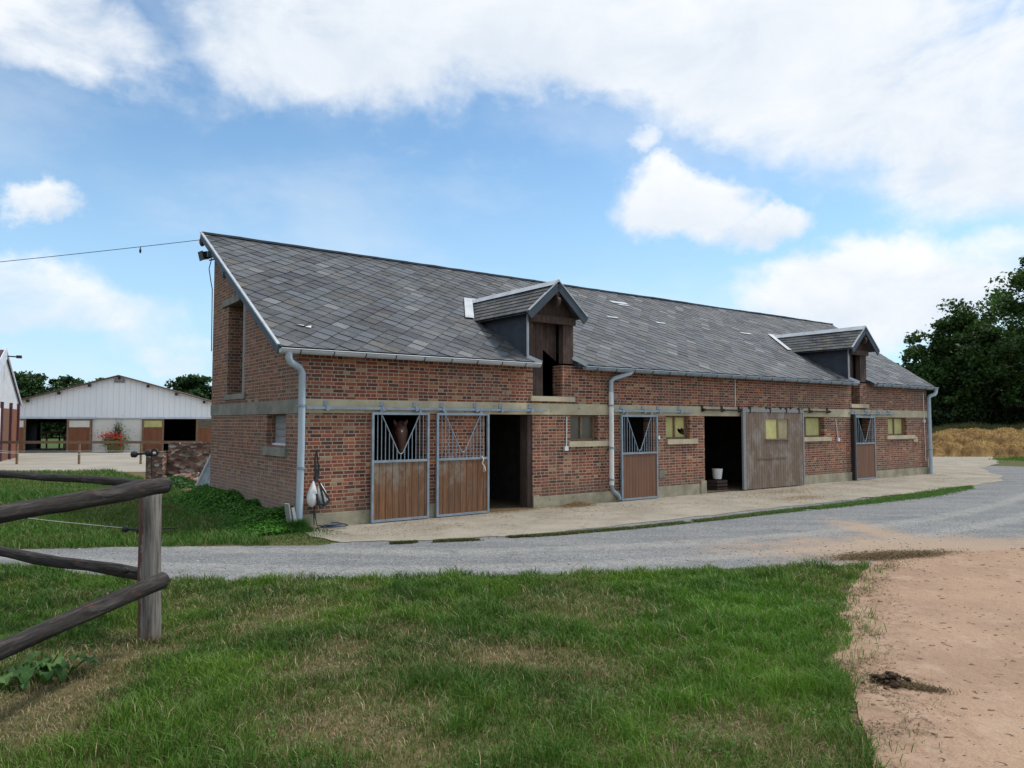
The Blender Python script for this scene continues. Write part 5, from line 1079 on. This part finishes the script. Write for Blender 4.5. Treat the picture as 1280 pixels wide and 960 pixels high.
# thicket along the foot of the trees
N = 60000; x = rng.uniform(22, 58, N); y = rng.uniform(56, 60, N) ; z = rng.random(N) ** .7 * (2.2 + 1.6 * fbm(x, y, .3, 6)); leaves('thicket', np.stack([x, y, z], 1), rng.uniform(.1, .2, N), np.array([.025, .045, .015]) * rng.uniform(.5, 1.3, (N, 1)), kind='stuff', label='dark undergrowth below the right-hand trees')
for k, (px, py, hh, r_, lab) in enumerate(((-73, 110, 9.7, 5.2, 'dark rounded tree behind the left slope of the white barn'), (-67.5, 112, 9.1, 4.8, 'tree crown behind the middle of the barn\'s left slope'), (-63, 114, 8.3, 4.6, 'lower tree crown nearest the white barn\'s ridge'), (-47, 108, 9.2, 3.6, 'single dark tree showing between the white barn and the brick gable'), (-43.3, 110, 7.2, 2.9, 'smaller crown touching the brick gable beside the single dark tree'))):
    tree('distant_tree', lab, 'tree', (px, py), hh, r_, 40 + k, 170, 110, .26, .02, (.03, .065, .022))
for k, (px, py) in enumerate(((-80, 106), (-58, 118), (-52.5, 116), (-90, 112))): tree('distant_tree', 'dark tree mostly hidden behind the white barn and the red-trimmed building', 'tree', (px, py), 7.4, 3.8, 60 + k, 80, 100, .28, .05, (.03, .062, .02), grp=G2)
N = 50000; x = rng.uniform(-110, -20, N); y = rng.uniform(92, 97, N); z = rng.random(N) ** .7 * (3.2 + 2.5 * fbm(x, y, .15, 9)); leaves('hedgerow', np.stack([x, y, z], 1), rng.uniform(.2, .34, N), np.array([.04, .08, .025]) * rng.uniform(.5, 1.3, (N, 1)), kind='stuff', label='green hedgerow seen through and beyond the white barn')
N = 60000; x = rng.uniform(-140, 170, N); y = 150 + rng.uniform(0, 6, N) ; z = rng.random(N) ** .8 * (5 + 5 * fbm(x, y, .05, 2)); leaves('distant_woodland', np.stack([x, y, z], 1), rng.uniform(.5, .9, N), np.array([.035, .065, .028]) * rng.uniform(.5, 1.3, (N, 1)), kind='stuff', label='far wooded skyline')
# flowering bush in front of the white barn
FB = T(empty('flower_tub', (*wbw(U(150), -.8), 0)), 'tub of red flowers with a small conifer against the white barn wall', 'flower tub')
m = MB(); m.tube([(0, 0, 0), (0, 0, .25), (0, 0, .55)], [.42, .5, .46], 16); m.build('tub', plain('mossy_tub', (.16, .15, .05), (.1, .08, .04), 4), FB)
def cl(n, c, r, col, nm, sz=.05): P = np.array(c) + rng.normal(size=(n, 3)) * np.array(r); P[:, 2] = np.abs(P[:, 2]); leaves(nm, P, rng.uniform(.6, 1.3, n) * sz, np.array(col) * rng.uniform(.6, 1.3, (n, 1)), None, FB)
cl(1800, (0, -.05, .75), (.38, .3, .24), (.1, .14, .03), 'foliage'); cl(500, (-.2, -.25, 1.05), (.42, .2, .14), (.55, .03, .05), 'blossoms', .05); cl(250, (.35, -.3, .7), (.12, .1, .25), (.5, .03, .05), 'blossoms', .045); cl(700, (.1, .0, 1.35), (.13, .13, .28), (.07, .09, .04), 'conifer_foliage', .05)

# ------------------------------------------------------------------ light, sky, clouds
SUN_EL, SUN_AZ = R(58), R(74)      # azimuth clockwise from +Y
sun = bpy.data.lights.new('sun', 'SUN'); sun.energy = 2.6; sun.angle = R(8); sun.color = (1, .96, .9); so = bpy.data.objects.new('sun', sun); COL.objects.link(so)
sd = Vector((math.sin(SUN_AZ) * math.cos(SUN_EL), math.cos(SUN_AZ) * math.cos(SUN_EL), math.sin(SUN_EL))); so.rotation_euler = sd.to_track_quat('Z', 'Y').to_euler(); so.location = sd * 100
W = bpy.data.worlds.new('World'); SC.world = W; W.use_nodes = True; nt = W.node_tree; nt.nodes.clear()
out = nt.nodes.new('ShaderNodeOutputWorld'); bg = nt.nodes.new('ShaderNodeBackground'); nt.links.new(bg.outputs[0], out.inputs[0])
sky = nt.nodes.new('ShaderNodeTexSky'); sky.sky_type = 'NISHITA'; sky.sun_disc = False; sky.sun_elevation = SUN_EL; sky.sun_rotation = SUN_AZ; sky.air_density = 1.0; sky.dust_density = .6; sky.ozone_density = 1.6
v = nt.nodes.new('ShaderNodeTexCoord').outputs['Generated']; s = sep(nt, v)
SKYK = 1.0
tint = mix(nt, 1., sky.outputs[0], (1.22, 1.5, 1.55), 'MULTIPLY')
hzn = ss(nt, s[2], .42, -.02); 
# cloud field: planar projection so that clouds flatten towards the horizon
pz = mth(nt, 'ADD', mth(nt, 'MAXIMUM', s[2], 0.), .16); pp = xyz(nt, mth(nt, 'DIVIDE', s[0], pz), mth(nt, 'DIVIDE', s[1], pz), 0.)
n1 = noi(nt, vm(nt, 'ADD', pp, (3.1, 7.7, 0)), .95, 8, .58, .25); n2 = noi(nt, scl(nt, v, (1, 1, 1.7)), 7., 8, .6, .3); n3 = noi(nt, vm(nt, 'ADD', scl(nt, v, (1, 1, 2.2)), (5, 2, 1)), 3.2, 6, .6)
# clouds placed by direction: (direction x, z at unit forward, half width, half height, weight)
def dirpx(u, vv):
    th = math.atan(48 / 930); a = (u - 640) / 930; c_ = (480 - vv) / 930; d = Vector((a, math.cos(th) - c_ * math.sin(th), math.sin(th) + c_ * math.cos(th))); return d.normalized()
CL = [(60, 40, 130, 62, .75), (430, 45, 210, 85, .95), (560, -20, 300, 110, 1.1), (760, 50, 250, 80, 1.0), (960, 55, 250, 105, 1.05), (1150, 120, 220, 88, .9), (1300, 170, 190, 85, .85), (800, 190, 40, 20, .5), (1060, 215, 90, 40, .45),
      (850, 256, 100, 48, 1.15), (950, 278, 72, 30, .95), (1050, 348, 150, 52, 1.0), (1150, 375, 130, 60, .85), (940, 370, 60, 26, .6), (1260, 330, 60, 40, .6), (62, 266, 34, 27, .8), (60, 385, 170, 50, .62), (210, 425, 95, 36, .55), (30, 350, 70, 30, .5), (1270, 310, 60, 30, .55), (700, -200, 900, 160, 1.0)]
dist_v = vm(nt, 'ADD', v, scl(nt, vm(nt, 'SUBTRACT', noi(nt, v, 5.5, 6, .62, 0, True), (.5, .5, .5)), (.16, .16, .13)))
acc = None; lit = None
for (u_, v_, rx, ry, wgt) in CL:
    d = dirpx(u_, v_); df = vm(nt, 'SUBTRACT', dist_v, tuple(d)); rx_, ry_ = rx / 930, ry / 930
    L = vm(nt, 'LENGTH', scl(nt, df, (1 / rx_, .8 / rx_, 1 / ry_))); f = ss(nt, L, 1.25, .35, 0, wgt); acc = f if acc is None else mth(nt, 'MAXIMUM', acc, f)
    hh = mth(nt, 'MULTIPLY', mth(nt, 'DIVIDE', sep(nt, df)[2], ry_), f)
    lit = hh if lit is None else mth(nt, 'ADD', lit, hh)
dens = mth(nt, 'ADD', acc, mth(nt, 'ADD', mth(nt, 'MULTIPLY', mth(nt, 'SUBTRACT', n2, .5), 1.15), mth(nt, 'MULTIPLY', mth(nt, 'SUBTRACT', n1, .5), .55)))
# outside the view the same kind of sky goes on
side = mth(nt, 'ADD', ss(nt, s[1], .45, .1), ss(nt, s[2], .55, .75), clamp=True); dens = mth(nt, 'ADD', dens, mth(nt, 'MULTIPLY', side, mth(nt, 'MULTIPLY', n1, 1.3)))
cov = ss(nt, dens, .14, .9); veil = mth(nt, 'MULTIPLY', ss(nt, n3, .38, .72), .3); cov = mth(nt, 'MAXIMUM', cov, veil)
shade = mth(nt, 'ADD', mth(nt, 'MULTIPLY', lit, .35), mth(nt, 'MULTIPLY', mth(nt, 'SUBTRACT', n2, .5), 1.6))
thick = ss(nt, dens, .7, 1.5)
ccol = mix(nt, ss(nt, shade, -.5, .5), (6.5, 7.2, 8.1), (8.9, 9.1, 9.3)); ccol = mix(nt, mth(nt, 'MULTIPLY', thick, .4), ccol, (7.3, 7.8, 8.4))
skyc = mix(nt, mth(nt, 'MULTIPLY', hzn, .7), tint, (4.9, 7.2, 9.6))
fin = mix(nt, cov, skyc, ccol)
put(nt, bg.inputs[0], fin); bg.inputs[1].default_value = .1
SC.view_settings.view_transform = 'Standard'; SC.view_settings.look = 'None'; SC.view_settings.exposure = .2; SC.view_settings.gamma = 1; SC.view_settings.use_curve_mapping = False
SC.render.engine = 'CYCLES'; SC.cycles.max_bounces = 6; SC.cycles.transparent_max_bounces = 4
SC.render.resolution_x = 1024; SC.render.resolution_y = 768

HO.scale = (.98, .98, .98)
# ------------------------------------------------------------------ one mesh per separate piece for the built parts
def split_loose(o):
    me = o.data; n = len(me.vertices); par = list(range(n)); key = {}
    def f(i):
        while par[i] != i: par[i] = par[par[i]]; i = par[i]
        return i
    for v_ in me.vertices:
        k = tuple(round(c * 500) for c in v_.co)
        if k in key: par[f(v_.index)] = f(key[k])
        else: key[k] = v_.index
    for p in me.polygons:
        a = f(p.vertices[0])
        for q in p.vertices[1:]: par[f(q)] = a
    roots = sorted({f(p.vertices[0]) for p in me.polygons})
    if len(roots) < 2 or len(roots) > 60: return
    for r_ in roots:
        bm = bmesh.new(); bm.from_mesh(me); bm.verts.ensure_lookup_table(); bmesh.ops.delete(bm, geom=[v_ for v_ in bm.verts if f(v_.index) != r_], context='VERTS')
        m2 = bpy.data.meshes.new(me.name); bm.to_mesh(m2); bm.free(); [m2.materials.append(q_) for q_ in me.materials]; o2 = o.copy(); o2.data = m2; COL.objects.link(o2); o2.parent = o.parent
    bpy.data.objects.remove(o)
SPLIT = ('plinth', 'front_wall', 'frame_post', 'post', 'cement_patch', 'gutter_bracket', 'purlin_end', 'hanger', 'interior_partition', 'repair_slate', 'verge_board', 'verge_trim', 'barge_board', 'side_wall', 'cheek', 'eaves_flashing', 'upper_board', 'wall_box', 'steel_edge', 'pipe_clip', 'electric_wire', 'electric_tape', 'black_trim', 'slate_splinter', 'eyes', 'nostrils', 'board', 'hoist_beam', 'strap', 'ridge_flashing', 'gable_cladding', 'door_track', 'pane_frame')
for o in [o for o in SC.objects if o.type == 'MESH' and o.parent and o.name.split('.')[0] in SPLIT and not (o.name.split('.')[0] in ('front_wall', 'door_track') and o.parent == ST)]: split_loose(o)
for a, b_ in (('eyes', 'eye'), ('nostrils', 'nostril')):
    for o in [o for o in SC.objects if o.name.split('.')[0] == a]: o.name = b_
